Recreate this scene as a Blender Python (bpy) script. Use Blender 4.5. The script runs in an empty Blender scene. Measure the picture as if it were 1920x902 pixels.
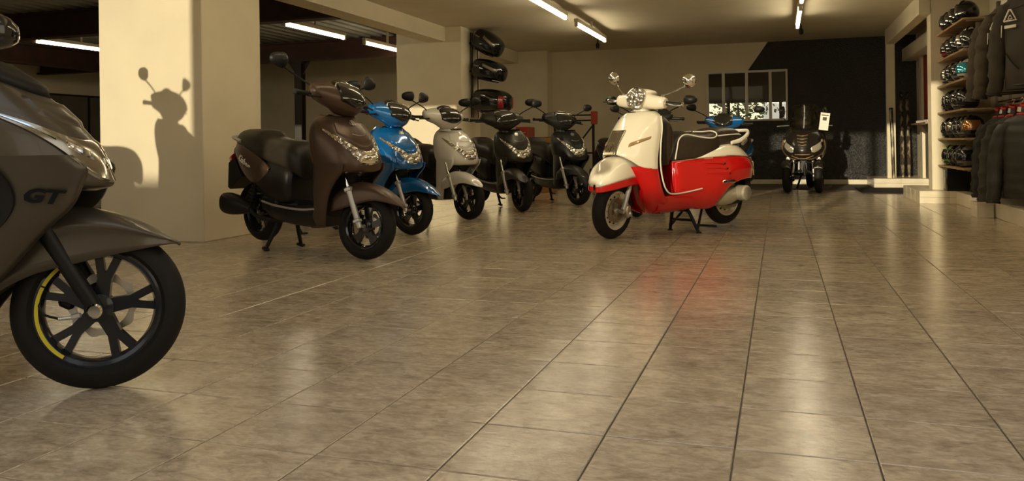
import bpy, bmesh, math, random
import numpy as np
from mathutils import Vector, Matrix, Euler

random.seed(7)
RNG = np.random.RandomState(11)
SC = bpy.context.scene
COL = SC.collection
PI = math.pi
rad = math.radians

# ---------------------------------------------------------------- camera
YAW = rad(18.2)
cam_d = bpy.data.cameras.new('camera'); cam = bpy.data.objects.new('camera', cam_d); COL.objects.link(cam)
cam_d.sensor_fit = 'HORIZONTAL'; cam_d.sensor_width = 36.0
cam_d.lens = 36.0 * 1526.0 / 1920.0
cam_d.shift_y = -(451.0 - 270.5) / 1920.0
cam_d.clip_start = 0.05; cam_d.clip_end = 400
ROLL = 0.013
cam.matrix_world = (Matrix.Translation((0, 0, 0.78)) @ Matrix.Rotation(YAW, 4, 'Z') @ Matrix.Rotation(PI / 2, 4, 'X')
                    @ Matrix.Rotation(-ROLL, 4, 'Z'))
SC.camera = cam

# ---------------------------------------------------------------- light, world, exposure
SUN_AZ, SUN_EL = rad(11.1), rad(7.8)
sun_d = bpy.data.lights.new('evening_sun', 'SUN'); sun = bpy.data.objects.new('evening_sun', sun_d); COL.objects.link(sun)
sun_d.energy = 2.25; sun_d.angle = rad(0.55); sun_d.color = (1.0, 0.87, 0.60)
sdir = Vector((math.sin(SUN_AZ) * math.cos(SUN_EL), math.cos(SUN_AZ) * math.cos(SUN_EL), -math.sin(SUN_EL)))
sun.rotation_euler = sdir.to_track_quat('-Z', 'Y').to_euler()

world = bpy.data.worlds.new('evening_sky'); SC.world = world; world.use_nodes = True
wn = world.node_tree; wn.nodes.clear()
w_out = wn.nodes.new('ShaderNodeOutputWorld'); w_bg = wn.nodes.new('ShaderNodeBackground')
w_tc = wn.nodes.new('ShaderNodeTexCoord'); w_sep = wn.nodes.new('ShaderNodeSeparateXYZ'); w_ramp = wn.nodes.new('ShaderNodeValToRGB')
wn.links.new(w_tc.outputs['Generated'], w_sep.inputs[0]); wn.links.new(w_sep.outputs['Z'], w_ramp.inputs[0])
wn.links.new(w_ramp.outputs[0], w_bg.inputs[0]); wn.links.new(w_bg.outputs[0], w_out.inputs[0])
cr_ = w_ramp.color_ramp
cr_.elements[0].position = 0.0; cr_.elements[0].color = (1.0, 0.78, 0.48, 1)
cr_.elements[1].position = 0.75; cr_.elements[1].color = (0.66, 0.70, 0.76, 1)
e_ = cr_.elements.new(0.28); e_.color = (0.90, 0.82, 0.66, 1)
w_bg.inputs[1].default_value = 1.12

SC.view_settings.view_transform = 'Standard'; SC.view_settings.look = 'None'
SC.view_settings.gamma = 1.0; SC.view_settings.use_curve_mapping = False
SC.view_settings.exposure = 0.55
TUBE_POWER = 16.5
try:
    SC.cycles.use_denoising = True
    SC.cycles.max_bounces = 8; SC.cycles.diffuse_bounces = 5; SC.cycles.glossy_bounces = 4; SC.cycles.transmission_bounces = 6
    SC.cycles.caustics_reflective = False; SC.cycles.caustics_refractive = False
    SC.cycles.sample_clamp_indirect = 6.0
except Exception:
    pass

# ---------------------------------------------------------------- material helpers
MATS = {}
def mat(name, color, rough=0.5, metal=0.0, coat=0.0, emit=None, estr=0.0, trans=0.0, ior=1.45, spec=0.5, alpha=1.0):
    if name in MATS: return MATS[name]
    m = bpy.data.materials.new(name); m.use_nodes = True
    b = m.node_tree.nodes['Principled BSDF']
    b.inputs['Base Color'].default_value = (*color, 1); b.inputs['Roughness'].default_value = rough
    b.inputs['Metallic'].default_value = metal; b.inputs['Coat Weight'].default_value = coat
    b.inputs['Coat Roughness'].default_value = 0.06
    b.inputs['Specular IOR Level'].default_value = spec; b.inputs['IOR'].default_value = ior
    b.inputs['Transmission Weight'].default_value = trans; b.inputs['Alpha'].default_value = alpha
    if emit: b.inputs['Emission Color'].default_value = (*emit, 1); b.inputs['Emission Strength'].default_value = estr
    m.diffuse_color = (*color, 1)
    MATS[name] = m
    return m
def node(m, kind): return m.node_tree.nodes.new(kind)
def lk(m, a, b): m.node_tree.links.new(a, b)
def bsdf(m): return m.node_tree.nodes['Principled BSDF']
def math_(m, op, a, b=None, c=None):
    n = node(m, 'ShaderNodeMath'); n.operation = op
    for i, x in enumerate((a, b, c)):
        if x is None: continue
        if isinstance(x, (int, float)): n.inputs[i].default_value = x
        else: lk(m, x, n.inputs[i])
    return n.outputs[0]
def noise_col(name, c1, c2, scale, rough=0.6, detail=4, stretch=(1, 1, 1), coords='Object', bump=0.0, bscale=None, lo=0.35, hi=0.65, **k):
    """a surface whose colour wanders between two tones, with optional fine relief"""
    if name in MATS: return MATS[name]
    m = mat(name, c1, rough, **k); b = bsdf(m)
    tc = node(m, 'ShaderNodeTexCoord'); mp = node(m, 'ShaderNodeMapping'); mp.inputs['Scale'].default_value = stretch
    nz = node(m, 'ShaderNodeTexNoise'); nz.inputs['Scale'].default_value = scale; nz.inputs['Detail'].default_value = detail
    rp = node(m, 'ShaderNodeValToRGB'); rp.color_ramp.elements[0].color = (*c1, 1); rp.color_ramp.elements[1].color = (*c2, 1)
    rp.color_ramp.elements[0].position = lo; rp.color_ramp.elements[1].position = hi
    lk(m, tc.outputs[coords], mp.inputs[0]); lk(m, mp.outputs[0], nz.inputs['Vector']); lk(m, nz.outputs['Fac'], rp.inputs[0])
    lk(m, rp.outputs[0], b.inputs['Base Color'])
    if bump:
        n2 = node(m, 'ShaderNodeTexNoise'); n2.inputs['Scale'].default_value = bscale or scale * 4; n2.inputs['Detail'].default_value = 3
        lk(m, mp.outputs[0], n2.inputs['Vector'])
        bp = node(m, 'ShaderNodeBump'); bp.inputs['Strength'].default_value = bump; bp.inputs['Distance'].default_value = 0.01
        lk(m, n2.outputs['Fac'], bp.inputs['Height']); lk(m, bp.outputs[0], b.inputs['Normal'])
    return m

# ---------------------------------------------------------------- mesh helpers
def cr1(P, t):
    """uniform Catmull-Rom through control points P (n,k) at parameters t in 0..1"""
    P = np.asarray(P, float); n = len(P)
    t = np.clip(np.asarray(t, float), 0, 1) * (n - 1)
    i = np.minimum(np.floor(t).astype(int), n - 2); f = (t - i)
    ext = np.concatenate([[2 * P[0] - P[1]], P, [2 * P[-1] - P[-2]]])
    p0, p1, p2, p3 = ext[i], ext[i + 1], ext[i + 2], ext[i + 3]
    f = f.reshape(f.shape + (1,) * (P.ndim - 1))
    return 0.5 * ((2 * p1) + (-p0 + p2) * f + (2 * p0 - 5 * p1 + 4 * p2 - p3) * f ** 2 + (-p0 + 3 * p1 - 3 * p2 + p3) * f ** 3)
def crn(P, n): return cr1(P, np.linspace(0, 1, n))

class MB:
    def __init__(s): s.v = []; s.f = []; s.m = []; s.mi = 0
    def add(s, vs, fs):
        o = len(s.v); s.v += [tuple(map(float, p)) for p in vs]
        s.f += [tuple(o + i for i in f) for f in fs]; s.m += [s.mi] * len(fs); return s
    def grid(s, g, cu=False, cv=False, capu=False):
        g = np.asarray(g, float); nu, nv = g.shape[:2]
        fs = []
        for i in range(nu if cu else nu - 1):
            for j in range(nv if cv else nv - 1):
                a, b = i, (i + 1) % nu; c, d = j, (j + 1) % nv
                fs.append((a * nv + c, a * nv + d, b * nv + d, b * nv + c))
        if capu:
            fs.append(tuple(range(nv))[::-1] if not isinstance(capu, str) else tuple(range(nv))[::-1])
            fs.append(tuple((nu - 1) * nv + j for j in range(nv)))
        return s.add(g.reshape(-1, 3), fs)
    def box(s, c, d, rot=None, bev=0.0):
        x, y, z = (k / 2 for k in d); R = Euler(rot).to_matrix() if rot is not None else None
        if bev:
            b = min(bev, x * .9, y * .9, z * .9); vs = []; idx = {}
            for sx in (-1, 1):
                for sy in (-1, 1):
                    for sz in (-1, 1):
                        for ax in range(3):
                            p = [sx * (x - b), sy * (y - b), sz * (z - b)]; p[ax] = (sx, sy, sz)[ax] * (x, y, z)[ax]
                            idx[(sx, sy, sz, ax)] = len(vs); vs.append(p)
            fs = []
            def quad(l): fs.append(l)
            for ax in range(3):
                o1, o2 = [a for a in range(3) if a != ax]
                for sg in (-1, 1):
                    q = []
                    for a, b_ in ((-1, -1), (1, -1), (1, 1), (-1, 1)):
                        k = [0, 0, 0]; k[ax] = sg; k[o1] = a; k[o2] = b_; q.append(idx[(*k, ax)])
                    fs.append(tuple(q))
                    for sg2 in (-1, 1):
                        k1 = [0, 0, 0]; k1[o1] = sg; k1[o2] = sg2; k1[ax] = -1; k2 = list(k1); k2[ax] = 1
                        fs.append((idx[(*k1, o1)], idx[(*k2, o1)], idx[(*k2, o2)], idx[(*k1, o2)]))
            for sx in (-1, 1):
                for sy in (-1, 1):
                    for sz in (-1, 1): fs.append(tuple(idx[(sx, sy, sz, a)] for a in range(3)))
        else:
            vs = [(i * x, j * y, k * z) for i in (-1, 1) for j in (-1, 1) for k in (-1, 1)]
            fs = [(0, 1, 3, 2), (4, 6, 7, 5), (0, 4, 5, 1), (2, 3, 7, 6), (0, 2, 6, 4), (1, 5, 7, 3)]
        out = []
        for p in vs:
            p = Vector(p)
            if R: p = R @ p
            out.append((p[0] + c[0], p[1] + c[1], p[2] + c[2]))
        return s.add(out, fs)
    def bx(s, x0, x1, y0, y1, z0, z1, bev=0): return s.box(((x0 + x1) / 2, (y0 + y1) / 2, (z0 + z1) / 2), (abs(x1 - x0), abs(y1 - y0), abs(z1 - z0)), None, bev)
    def tube(s, path, r, n=10, caps=True, flat=None, res=None):
        P = [Vector(p) for p in (crn(path, res) if res else path)]
        m = len(P); rs = [r] * m if isinstance(r, (int, float)) else list(crn(np.array(r).reshape(-1, 1), m)[:, 0])
        rings = []; up = None
        for i in range(m):
            t = (P[min(i + 1, m - 1)] - P[max(i - 1, 0)]).normalized()
            if up is None: up = t.orthogonal().normalized() if flat is None else Vector(flat[0]).normalized()
            a = (up - t * up.dot(t)); a = a.normalized() if a.length > 1e-6 else t.orthogonal().normalized()
            up = a; b = t.cross(a); k = flat[1] if flat else 1.0
            rings.append([P[i] + a * rs[i] * math.cos(2 * PI * j / n) + b * rs[i] * k * math.sin(2 * PI * j / n) for j in range(n)])
        return s.grid(np.array([[list(p) for p in rg] for rg in rings]), cv=True, capu=caps)
    def cyl(s, p, q, r, n=14): return s.tube([p, q], r, n)
    def lathe(s, prof, o=(0, 0, 0), ax=(0, 1, 0), n=32, closed=False, a0=0.0, a1=2 * PI):
        """profile of (radius, height along ax)"""
        ax = Vector(ax).normalized(); u = Vector((1, 0, 0)) if abs(ax[0]) < .9 else Vector((0, 0, 1))
        u = (u - ax * u.dot(ax)).normalized(); w = ax.cross(u); o = Vector(o)
        full = abs(a1 - a0 - 2 * PI) < 1e-6
        k = n if full else n + 1
        g = [[list(o + ax * h + (u * math.cos(t) + w * math.sin(t)) * r) for (r, h) in prof]
             for t in [a0 + (a1 - a0) * i / n for i in range(k)]]
        return s.grid(g, cu=full, cv=closed)
    def prism(s, poly, h, fn):
        """outline (list of 2-D points) extruded between -h/2 and h/2; fn maps (a, b, t) to 3-D"""
        n = len(poly); vs = [fn(a, b, -h / 2) for a, b in poly] + [fn(a, b, h / 2) for a, b in poly]
        fs = [tuple(range(n))[::-1], tuple(range(n, 2 * n))] + [(i, (i + 1) % n, n + (i + 1) % n, n + i) for i in range(n)]
        return s.add(vs, fs)
    def stations(s, axis, st, n=20, res=None, caps=True):
        """rings across an axis; station = (a, c1, c2, r1, r2_up, r2_down, exponent)"""
        A = crn(np.array(st, float), res) if res else np.array(st, float)
        g = []
        for (a, c1, c2, r1, ru, rd, e) in A:
            row = []
            for j in range(n):
                t = 2 * PI * j / n; ct, sn = math.cos(t), math.sin(t)
                p1 = c1 + max(r1, 1e-4) * math.copysign(abs(ct) ** (2 / e), ct)
                p2 = c2 + max(ru if sn > 0 else rd, 1e-4) * math.copysign(abs(sn) ** (2 / e), sn)
                row.append((a, p1, p2) if axis == 'x' else (p1, a, p2) if axis == 'y' else (p1, p2, a))
            g.append(row)
        return s.grid(g, cv=True, capu=caps)
    def sph(s, c, r, nu=12, nv=18):
        r = (r, r, r) if isinstance(r, (int, float)) else r
        g = [[(c[0] + r[0] * math.sin(a) * math.cos(b), c[1] + r[1] * math.sin(a) * math.sin(b), c[2] + r[2] * math.cos(a))
              for b in np.linspace(0, 2 * PI, nv, endpoint=False)] for a in np.linspace(0.001, PI - .001, nu)]
        return s.grid(g, cv=True, capu=True)
    def xf(s, M):
        s.v = [tuple(M @ Vector(p)) for p in s.v]; return s
    def mesh(s, name, ang=38):
        me = bpy.data.meshes.new(name); me.from_pydata(s.v, [], s.f); me.update()
        bm = bmesh.new(); bm.from_mesh(me); bmesh.ops.recalc_face_normals(bm, faces=bm.faces); bm.to_mesh(me); bm.free()
        for i, p in enumerate(me.polygons): p.use_smooth = True
        if any(s.m): me.polygons.foreach_set('material_index', s.m)
        me.set_sharp_from_angle(angle=rad(ang))
        return me
    def build(s, name, mats, parent=None, ang=38, solid=0.0, bevel=0.0, sub=0):
        me = s.mesh(name, ang)
        for m in (mats if isinstance(mats, (list, tuple)) else [mats]): me.materials.append(m)
        o = bpy.data.objects.new(name, me); COL.objects.link(o)
        if parent is not None: o.parent = parent
        if sub: md = o.modifiers.new('sub', 'SUBSURF'); md.levels = md.render_levels = sub
        if solid: md = o.modifiers.new('solid', 'SOLIDIFY'); md.thickness = solid; md.offset = -1
        if bevel: md = o.modifiers.new('bevel', 'BEVEL'); md.width = bevel; md.segments = 2; md.limit_method = 'ANGLE'; md.angle_limit = rad(40)
        return o

class Surf:
    """smooth left-right symmetric shell through control rows; each row runs from the left edge to the centre line"""
    def __init__(s, rows):
        full = []
        for r in rows:
            r = [tuple(p) for p in r]; full.append(r + [(x, -y, z) for (x, y, z) in r[-2::-1]])
        s.rows = np.array(full, float)
    def P(s, u, v):
        rows = cr1(s.rows, np.array([v]))[0]
        return cr1(rows, np.array([u]))[0]
    def N(s, u, v):
        e = 1e-3; u0, u1 = max(u - e, 0), min(u + e, 1); v0, v1 = max(v - e, 0), min(v + e, 1)
        n = np.cross(s.P(u1, v) - s.P(u0, v), s.P(u, v1) - s.P(u, v0)); l = np.linalg.norm(n)
        n = n / l if l > 1e-12 else np.array([1., 0, 0])
        return n if n[0] >= -0.2 or True else -n
    def orient(s):
        n = s.N(.5, .4); return 1.0 if n[0] > 0 else -1.0
    def grid(s, nu=40, nv=24, u0=0, u1=1, v0=0, v1=1):
        return [[s.P(u, v) for u in np.linspace(u0, u1, nu)] for v in np.linspace(v0, v1, nv)]
    def patch(s, mb, us, lo, hi, off, nu=24, nv=6, rim=True):
        """raised piece of the shell: us = (u0, u1), lo / hi give v limits for each u (functions or control lists)"""
        sg = s.orient()
        f = lambda q, t: q(t) if callable(q) else float(cr1(np.array(q).reshape(-1, 1), np.array([t]))[0, 0])
        g = []
        for i, t in enumerate(np.linspace(0, 1, nu)):
            u = us[0] + (us[1] - us[0]) * t; row = []
            a, b = f(lo, t), f(hi, t)
            for w in np.linspace(0, 1, nv):
                v = a + (b - a) * w; edge = rim and (i in (0, nu - 1) or w in (0.0, 1.0))
                row.append(s.P(u, v) + s.N(u, v) * sg * (-0.004 if edge else off))
            g.append(row)
        mb.grid(g); return mb

# ---------------------------------------------------------------- object helpers
def empty(name, loc=(0, 0, 0), rot=(0, 0, 0)):
    o = bpy.data.objects.new(name, None); COL.objects.link(o); o.location = loc; o.rotation_euler = rot
    o.empty_display_size = .2
    return o
def tag(o, label, cat=None, group=None, kind=None):
    if label: o['label'] = label
    if cat: o['category'] = cat
    if group: o['group'] = group
    if kind: o['kind'] = kind
    return o
def struct(mb, name, m, parent=None, **k):
    o = mb.build(name, m, parent, **k)
    if parent is None: o['kind'] = 'structure'
    return o
def copy_tree(o, parent=None):
    c = o.copy(); COL.objects.link(c); c.parent = parent
    for ch in list(o.children): copy_tree(ch, c)
    return c
def recolour(root, pairs):
    """swap materials on this copy only (object-level slots, the mesh stays shared)"""
    for ch in [root] + list(root.children_recursive):
        if ch.type != 'MESH': continue
        for sl in ch.material_slots:
            if sl.material and (sl.material.name in pairs or sl.material.name == 'gloss_blue_paint'):
                new = pairs.get(sl.material.name) or pairs['matt_brown_paint']; sl.link = 'OBJECT'; sl.material = new
def text_mesh(txt, size, shear=0.0, depth=0.0, bold=0.0, sx=1.0):
    cu = bpy.data.curves.new('lettering', 'FONT'); cu.body = txt; cu.size = size; cu.shear = shear; cu.extrude = depth; cu.offset = bold
    cu.align_x = 'CENTER'; cu.align_y = 'CENTER'; cu.resolution_u = 2
    o = bpy.data.objects.new('lettering_source', cu); COL.objects.link(o)
    dg = bpy.context.evaluated_depsgraph_get(); me = bpy.data.meshes.new_from_object(o.evaluated_get(dg))
    bpy.data.objects.remove(o); bpy.data.curves.remove(cu)
    vs = [(v.co[0] * sx, v.co[1], v.co[2]) for v in me.vertices]; fs = [tuple(p.vertices) for p in me.polygons]
    bpy.data.meshes.remove(me)
    return vs, fs
# ---------------------------------------------------------------- materials of the place
def plaster(name, c, bump=.12):
    return noise_col(name, c, tuple(k * .93 for k in c), 2.2, .85, 3, bump=bump, bscale=90, lo=.4, hi=.7)
WALL = plaster('cream_plaster', (.75, .67, .50))
CEIL = plaster('ceiling_paint', (.70, .63, .48))
def dark_paint():
    m = noise_col('navy_black_roughcast', (.013, .0125, .0125), (.018, .017, .016), 3, .36, 3, spec=.9)
    tc = node(m, 'ShaderNodeTexCoord'); vz = node(m, 'ShaderNodeTexNoise'); vz.inputs['Scale'].default_value = 48; vz.inputs['Detail'].default_value = 2
    lk(m, tc.outputs['Object'], vz.inputs['Vector'])
    bp = node(m, 'ShaderNodeBump'); bp.inputs['Strength'].default_value = 1.0; bp.inputs['Distance'].default_value = .03
    lk(m, vz.outputs['Fac'], bp.inputs['Height']); lk(m, bp.outputs[0], bsdf(m).inputs['Normal'])
    return m
DARKWALL = dark_paint()
STEEL_RED = noise_col('oxide_red_steel', (.060, .022, .012), (.040, .016, .010), 6, .55)
STEEL_DARK = mat('dark_brown_steel', (.020, .013, .009), .5)
DECK = noise_col('galvanised_decking', (.33, .32, .27), (.25, .24, .20), 5, .45, metal=.6)
CREAM_TILE = noise_col('cream_glazed_tile', (.74, .67, .52), (.68, .60, .45), 7, .3)
GROUT = noise_col('brown_grout', (.15, .125, .095), (.10, .085, .065), 30, .9)
GREY_PANEL = noise_col('grey_panel', (.30, .28, .22), (.24, .22, .17), 3, .3)
def tile_mat():
    m = mat('mottled_stoneware_tile', (.4, .36, .3), .26); b = bsdf(m)
    tc = node(m, 'ShaderNodeTexCoord'); geo = node(m, 'ShaderNodeNewGeometry'); oi = node(m, 'ShaderNodeObjectInfo')
    rnd = math_(m, 'FRACT', math_(m, 'ADD', math_(m, 'MULTIPLY', geo.outputs['Random Per Island'], 7.13), math_(m, 'MULTIPLY', oi.outputs['Random'], 3.7)))
    off = node(m, 'ShaderNodeCombineXYZ'); lk(m, math_(m, 'MULTIPLY', rnd, 40.0), off.inputs[2]); lk(m, math_(m, 'MULTIPLY', rnd, 9.0), off.inputs[0])
    av = node(m, 'ShaderNodeVectorMath'); av.operation = 'ADD'; lk(m, geo.outputs['Position'], av.inputs[0]); lk(m, off.outputs[0], av.inputs[1])
    def nz(scale, st, det, dist=0.0):
        mp = node(m, 'ShaderNodeMapping'); mp.inputs['Scale'].default_value = st
        n = node(m, 'ShaderNodeTexNoise'); n.inputs['Scale'].default_value = scale; n.inputs['Detail'].default_value = det; n.inputs['Roughness'].default_value = .62
        n.inputs['Distortion'].default_value = dist
        lk(m, av.outputs[0], mp.inputs[0]); lk(m, mp.outputs[0], n.inputs['Vector']); return n.outputs['Fac']
    big = nz(7, (1, 1.5, 1), 6, .5); fine = nz(30, (1, 1.9, 1), 9, .7); grain = nz(110, (1, 1.3, 1), 3); streak = nz(11, (.9, 2.0, 1), 8, .9)
    r1 = node(m, 'ShaderNodeValToRGB'); lk(m, big, r1.inputs[0]); e = r1.color_ramp.elements
    e[0].position = .30; e[0].color = (.47, .378, .265, 1); e[1].position = .70; e[1].color = (.71, .605, .45, 1)
    r2 = node(m, 'ShaderNodeValToRGB'); lk(m, streak, r2.inputs[0]); e = r2.color_ramp.elements
    e[0].position = .36; e[0].color = (.40, .37, .34, 1); e[1].position = .50; e[1].color = (1, 1, 1, 1)
    mx = node(m, 'ShaderNodeMix'); mx.data_type = 'RGBA'; mx.blend_type = 'MULTIPLY'; mx.inputs[0].default_value = .42
    lk(m, r1.outputs[0], mx.inputs[6]); lk(m, r2.outputs[0], mx.inputs[7])
    r3 = node(m, 'ShaderNodeValToRGB'); lk(m, fine, r3.inputs[0]); e = r3.color_ramp.elements
    e[0].position = .34; e[0].color = (.66, .64, .62, 1); e[1].position = .62; e[1].color = (1.10, 1.08, 1.06, 1)
    m2 = node(m, 'ShaderNodeMix'); m2.data_type = 'RGBA'; m2.blend_type = 'MULTIPLY'; m2.inputs[0].default_value = .8
    lk(m, mx.outputs[2], m2.inputs[6]); lk(m, r3.outputs[0], m2.inputs[7])
    hv = node(m, 'ShaderNodeHueSaturation'); lk(m, math_(m, 'ADD', math_(m, 'MULTIPLY', rnd, .16), .92), hv.inputs['Value']); lk(m, m2.outputs[2], hv.inputs['Color'])
    lk(m, hv.outputs[0], b.inputs['Base Color'])
    lk(m, math_(m, 'ADD', math_(m, 'MULTIPLY', fine, .14), .07), b.inputs['Roughness'])
    bp = node(m, 'ShaderNodeBump'); bp.inputs['Strength'].default_value = .22; bp.inputs['Distance'].default_value = .003
    lk(m, math_(m, 'ADD', streak, math_(m, 'ADD', math_(m, 'MULTIPLY', fine, .8), math_(m, 'MULTIPLY', grain, .35))), bp.inputs['Height']); lk(m, bp.outputs[0], b.inputs['Normal'])
    b.inputs['Specular IOR Level'].default_value = .85
    return m
TILE = tile_mat()
GLASS = mat('window_glass', (.9, .92, .9), .02, trans=1.0, ior=1.45)
def thin_glass():
    m = bpy.data.materials.new('thin_pane_glass'); m.use_nodes = True; nt = m.node_tree; nt.nodes.clear()
    o = nt.nodes.new('ShaderNodeOutputMaterial'); t = nt.nodes.new('ShaderNodeBsdfTransparent'); g = nt.nodes.new('ShaderNodeBsdfGlossy'); mx = nt.nodes.new('ShaderNodeMixShader')
    fr = nt.nodes.new('ShaderNodeFresnel'); fr.inputs[0].default_value = 1.22; g.inputs['Roughness'].default_value = .02; t.inputs[0].default_value = (.93, .94, .92, 1)
    nt.links.new(fr.outputs[0], mx.inputs[0]); nt.links.new(t.outputs[0], mx.inputs[1]); nt.links.new(g.outputs[0], mx.inputs[2]); nt.links.new(mx.outputs[0], o.inputs[0])
    return m
PANE = thin_glass()

# ---------------------------------------------------------------- the room shell
XR, XA, XL, YB, YF, ZC = 2.44, 2.24, -14.5, 15.41, -1.43, 2.57
fl = struct(MB().bx(XL, XR + .2, YF, YB + .1, -.2, -.004), 'floor', GROUT)
# floor tiles: 33 cm stoneware with recessed joints
TP, TJ = .336, .0045
def tile_mb(mb, cx, cy, dz=0.0):
    h = (TP - TJ) / 2; c = .0022; z0, z1 = -.006, dz
    vs = [(cx + sx * h, cy + sy * h, z1 - .0016) for sx, sy in ((-1, -1), (1, -1), (1, 1), (-1, 1))] + \
         [(cx + sx * (h - c), cy + sy * (h - c), z1) for sx, sy in ((-1, -1), (1, -1), (1, 1), (-1, 1))] + \
         [(cx + sx * h, cy + sy * h, z0) for sx, sy in ((-1, -1), (1, -1), (1, 1), (-1, 1))]
    fs = [(4, 5, 6, 7)] + [(i, (i + 1) % 4, 4 + (i + 1) % 4, 4 + i) for i in range(4)] + [(8 + i, 8 + (i + 1) % 4, (i + 1) % 4, i) for i in range(4)]
    return mb.add(vs, fs)
cells = []
ch, sh = math.cos(YAW), math.sin(YAW)
for i in range(-44, 8):
    for j in range(-4, 40):
        cx, cy = -.118 + TP * (i + .5), 2.136 + TP * (j - 6 + .5)
        if cx < XL + .1 or cx > XR - .1 or cy < YF + .1 or cy > YB + .12: continue
        zc = -sh * cx + ch * cy; xc = ch * cx + sh * cy
        seen = zc > 1.6 and -.70 < xc / zc < .70 and .78 / zc * 1526 < 760
        cells.append((not seen, zc, cx, cy))
cells.sort()
one = tile_mb(MB(), 0, 0).mesh('tile', 20); one.materials.append(TILE)
field = MB()
for k, (uns, zc, cx, cy) in enumerate(cells):
    if k < 290:
        o = bpy.data.objects.new('tile', one); COL.objects.link(o); o.parent = fl; o.location = (cx, cy, random.uniform(-.0004, .0004))
    else: tile_mb(field, cx, cy, random.uniform(-.0003, .0003))
fo = field.build('tile_field', TILE, fl, ang=20); fo['kind'] = 'stuff'

# ceiling of the showroom; unseen front part raised so its step cuts the sun
struct(MB().bx(-5.09, XR + .2, 3.33, YB + .1, ZC, ZC + .3), 'ceiling', CEIL)
cf = MB().bx(XL, -1.6, YF, 3.4, 4.0, 4.2); cf.bx(1.6, XR + .2, YF, 3.4, 4.0, 4.2); cf.bx(-1.6, 1.6, YF, -.7, 4.0, 4.2); cf.bx(-1.6, 1.6, 2.4, 3.4, 4.0, 4.2)
for x in (-.05,): cf.bx(x - .05, x + .05, -.7, 2.6, 4.0, 4.2)
struct(cf, 'ceiling_fill_opening', CEIL)  # unseen roof opening added to brighten the floor near the camera
struct(MB().bx(XL, XR + .2, 3.33, 3.5, ZC + .3, 4.0), 'wall_upstand', CEIL)
struct(MB().bx(XL, -5.09, 3.33, 3.5, 2.5, 4.0), 'wall_upstand', CEIL)

# back wall: cream part and the part painted near-black along a slanted edge, window cut out
wx0, wx1, wz0, wz1 = -1.265, .150, 1.145, 2.065
def slab(poly, y0, y1): return MB().prism(poly, 1.0, lambda a, b, t: (a, (y0 + y1) / 2 + t * (y1 - y0), b))
dgx = lambda z: -1.97 + (1.79 / 2.57) * z
bwm = MB().bx(XL, dgx(0) - .0, YB, YB + .16, 0, ZC); bwm.bx(XL, -4.4, YB, YB + .16, ZC, 2.95)
bw = struct(bwm, 'wall_back', WALL)
mb = MB()
for poly in ([(dgx(0), 0), (dgx(wz0), wz0), (dgx(0), wz0)],
             [(dgx(0), wz0), (wx0, wz0), (wx0, wz1), (dgx(0), wz1)], [(dgx(0), wz1), (dgx(wz1), wz1), (dgx(ZC), ZC), (dgx(0), ZC)]):
    n = len(poly); mb.prism(poly, 1.0, lambda a, b, t: (a, YB + .08 + t * .16, b))
mb.build('cream_section', WALL, bw)
mb = MB()
for poly in ([(dgx(0), 0), (XR + .2, 0), (XR + .2, wz0), (dgx(wz0), wz0)], [(wx1, wz0), (XR + .2, wz0), (XR + .2, wz1), (wx1, wz1)],
             [(dgx(wz1), wz1), (XR + .2, wz1), (XR + .2, ZC), (dgx(ZC), ZC)]):
    mb.prism(poly, 1.0, lambda a, b, t: (a, YB + .08 + t * .16, b))
tag(mb.build('dark_painted_section', DARKWALL, bw), 'near-black painted part of the wall with a slanted edge')
struct(MB().bx(-4.2, 1.45, YB - .014, YB, 0, .085, .004), 'baseboard_back', CREAM_TILE)

# window in the back wall; added office and yard stand in for reflected daylight
WFRAME = mat('white_window_frame', (.72, .68, .58), .4)
win = empty('window_1', ((wx0 + wx1) / 2, YB, wz0)); win['kind'] = 'structure'
O = Vector(win.location)
def wbuild(mb, n, m, **k): mb.v = [tuple(Vector(p) - O) for p in mb.v]; return mb.build(n, m, win, **k)
fr = MB(); t = .034
fr.bx(wx0, wx1, YB - .03, YB + .10, wz1 - t, wz1); fr.bx(wx0, wx1, YB - .03, YB + .10, wz0, wz0 + t)
fr.bx(wx0, wx0 + t, YB - .03, YB + .10, wz0 + t, wz1 - t); fr.bx(wx1 - t, wx1, YB - .03, YB + .10, wz0 + t, wz1 - t)
wbuild(fr, 'window_frame', WFRAME, bevel=.004)
ms = [-.968, -.558, -.148]
edges = [wx0 + t] + ms + [wx1 - t]
for k, x in enumerate(ms):
    wbuild(MB().bx(x - .026, x + .026, YB - .02 , YB + .08, wz0 + t, wz1 - t), 'window_mullion', WFRAME, bevel=.004)
for a, b in zip(edges[:-1], edges[1:]):
    wbuild(MB().bx(a + .004, b - .004, YB + .035, YB + .041, wz0 + t, wz1 - t), 'pane', PANE)
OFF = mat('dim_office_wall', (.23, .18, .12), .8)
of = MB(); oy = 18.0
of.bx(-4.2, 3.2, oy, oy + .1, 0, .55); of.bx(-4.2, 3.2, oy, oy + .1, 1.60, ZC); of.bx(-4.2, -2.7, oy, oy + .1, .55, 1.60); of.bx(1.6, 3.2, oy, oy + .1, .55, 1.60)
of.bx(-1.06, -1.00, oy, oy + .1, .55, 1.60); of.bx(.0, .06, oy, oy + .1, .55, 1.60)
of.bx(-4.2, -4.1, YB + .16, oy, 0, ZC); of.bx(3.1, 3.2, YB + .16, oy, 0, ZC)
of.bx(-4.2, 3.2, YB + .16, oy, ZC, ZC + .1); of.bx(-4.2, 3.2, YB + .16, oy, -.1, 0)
struct(of, 'wall_standin_office', OFF)
yard = struct(MB().bx(-40, 40, oy + .1, 60, -.25, -.15), 'ground_standin_yard', noise_col('yard_gravel', (.42, .38, .32), (.34, .30, .25), 4, .9))
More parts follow.
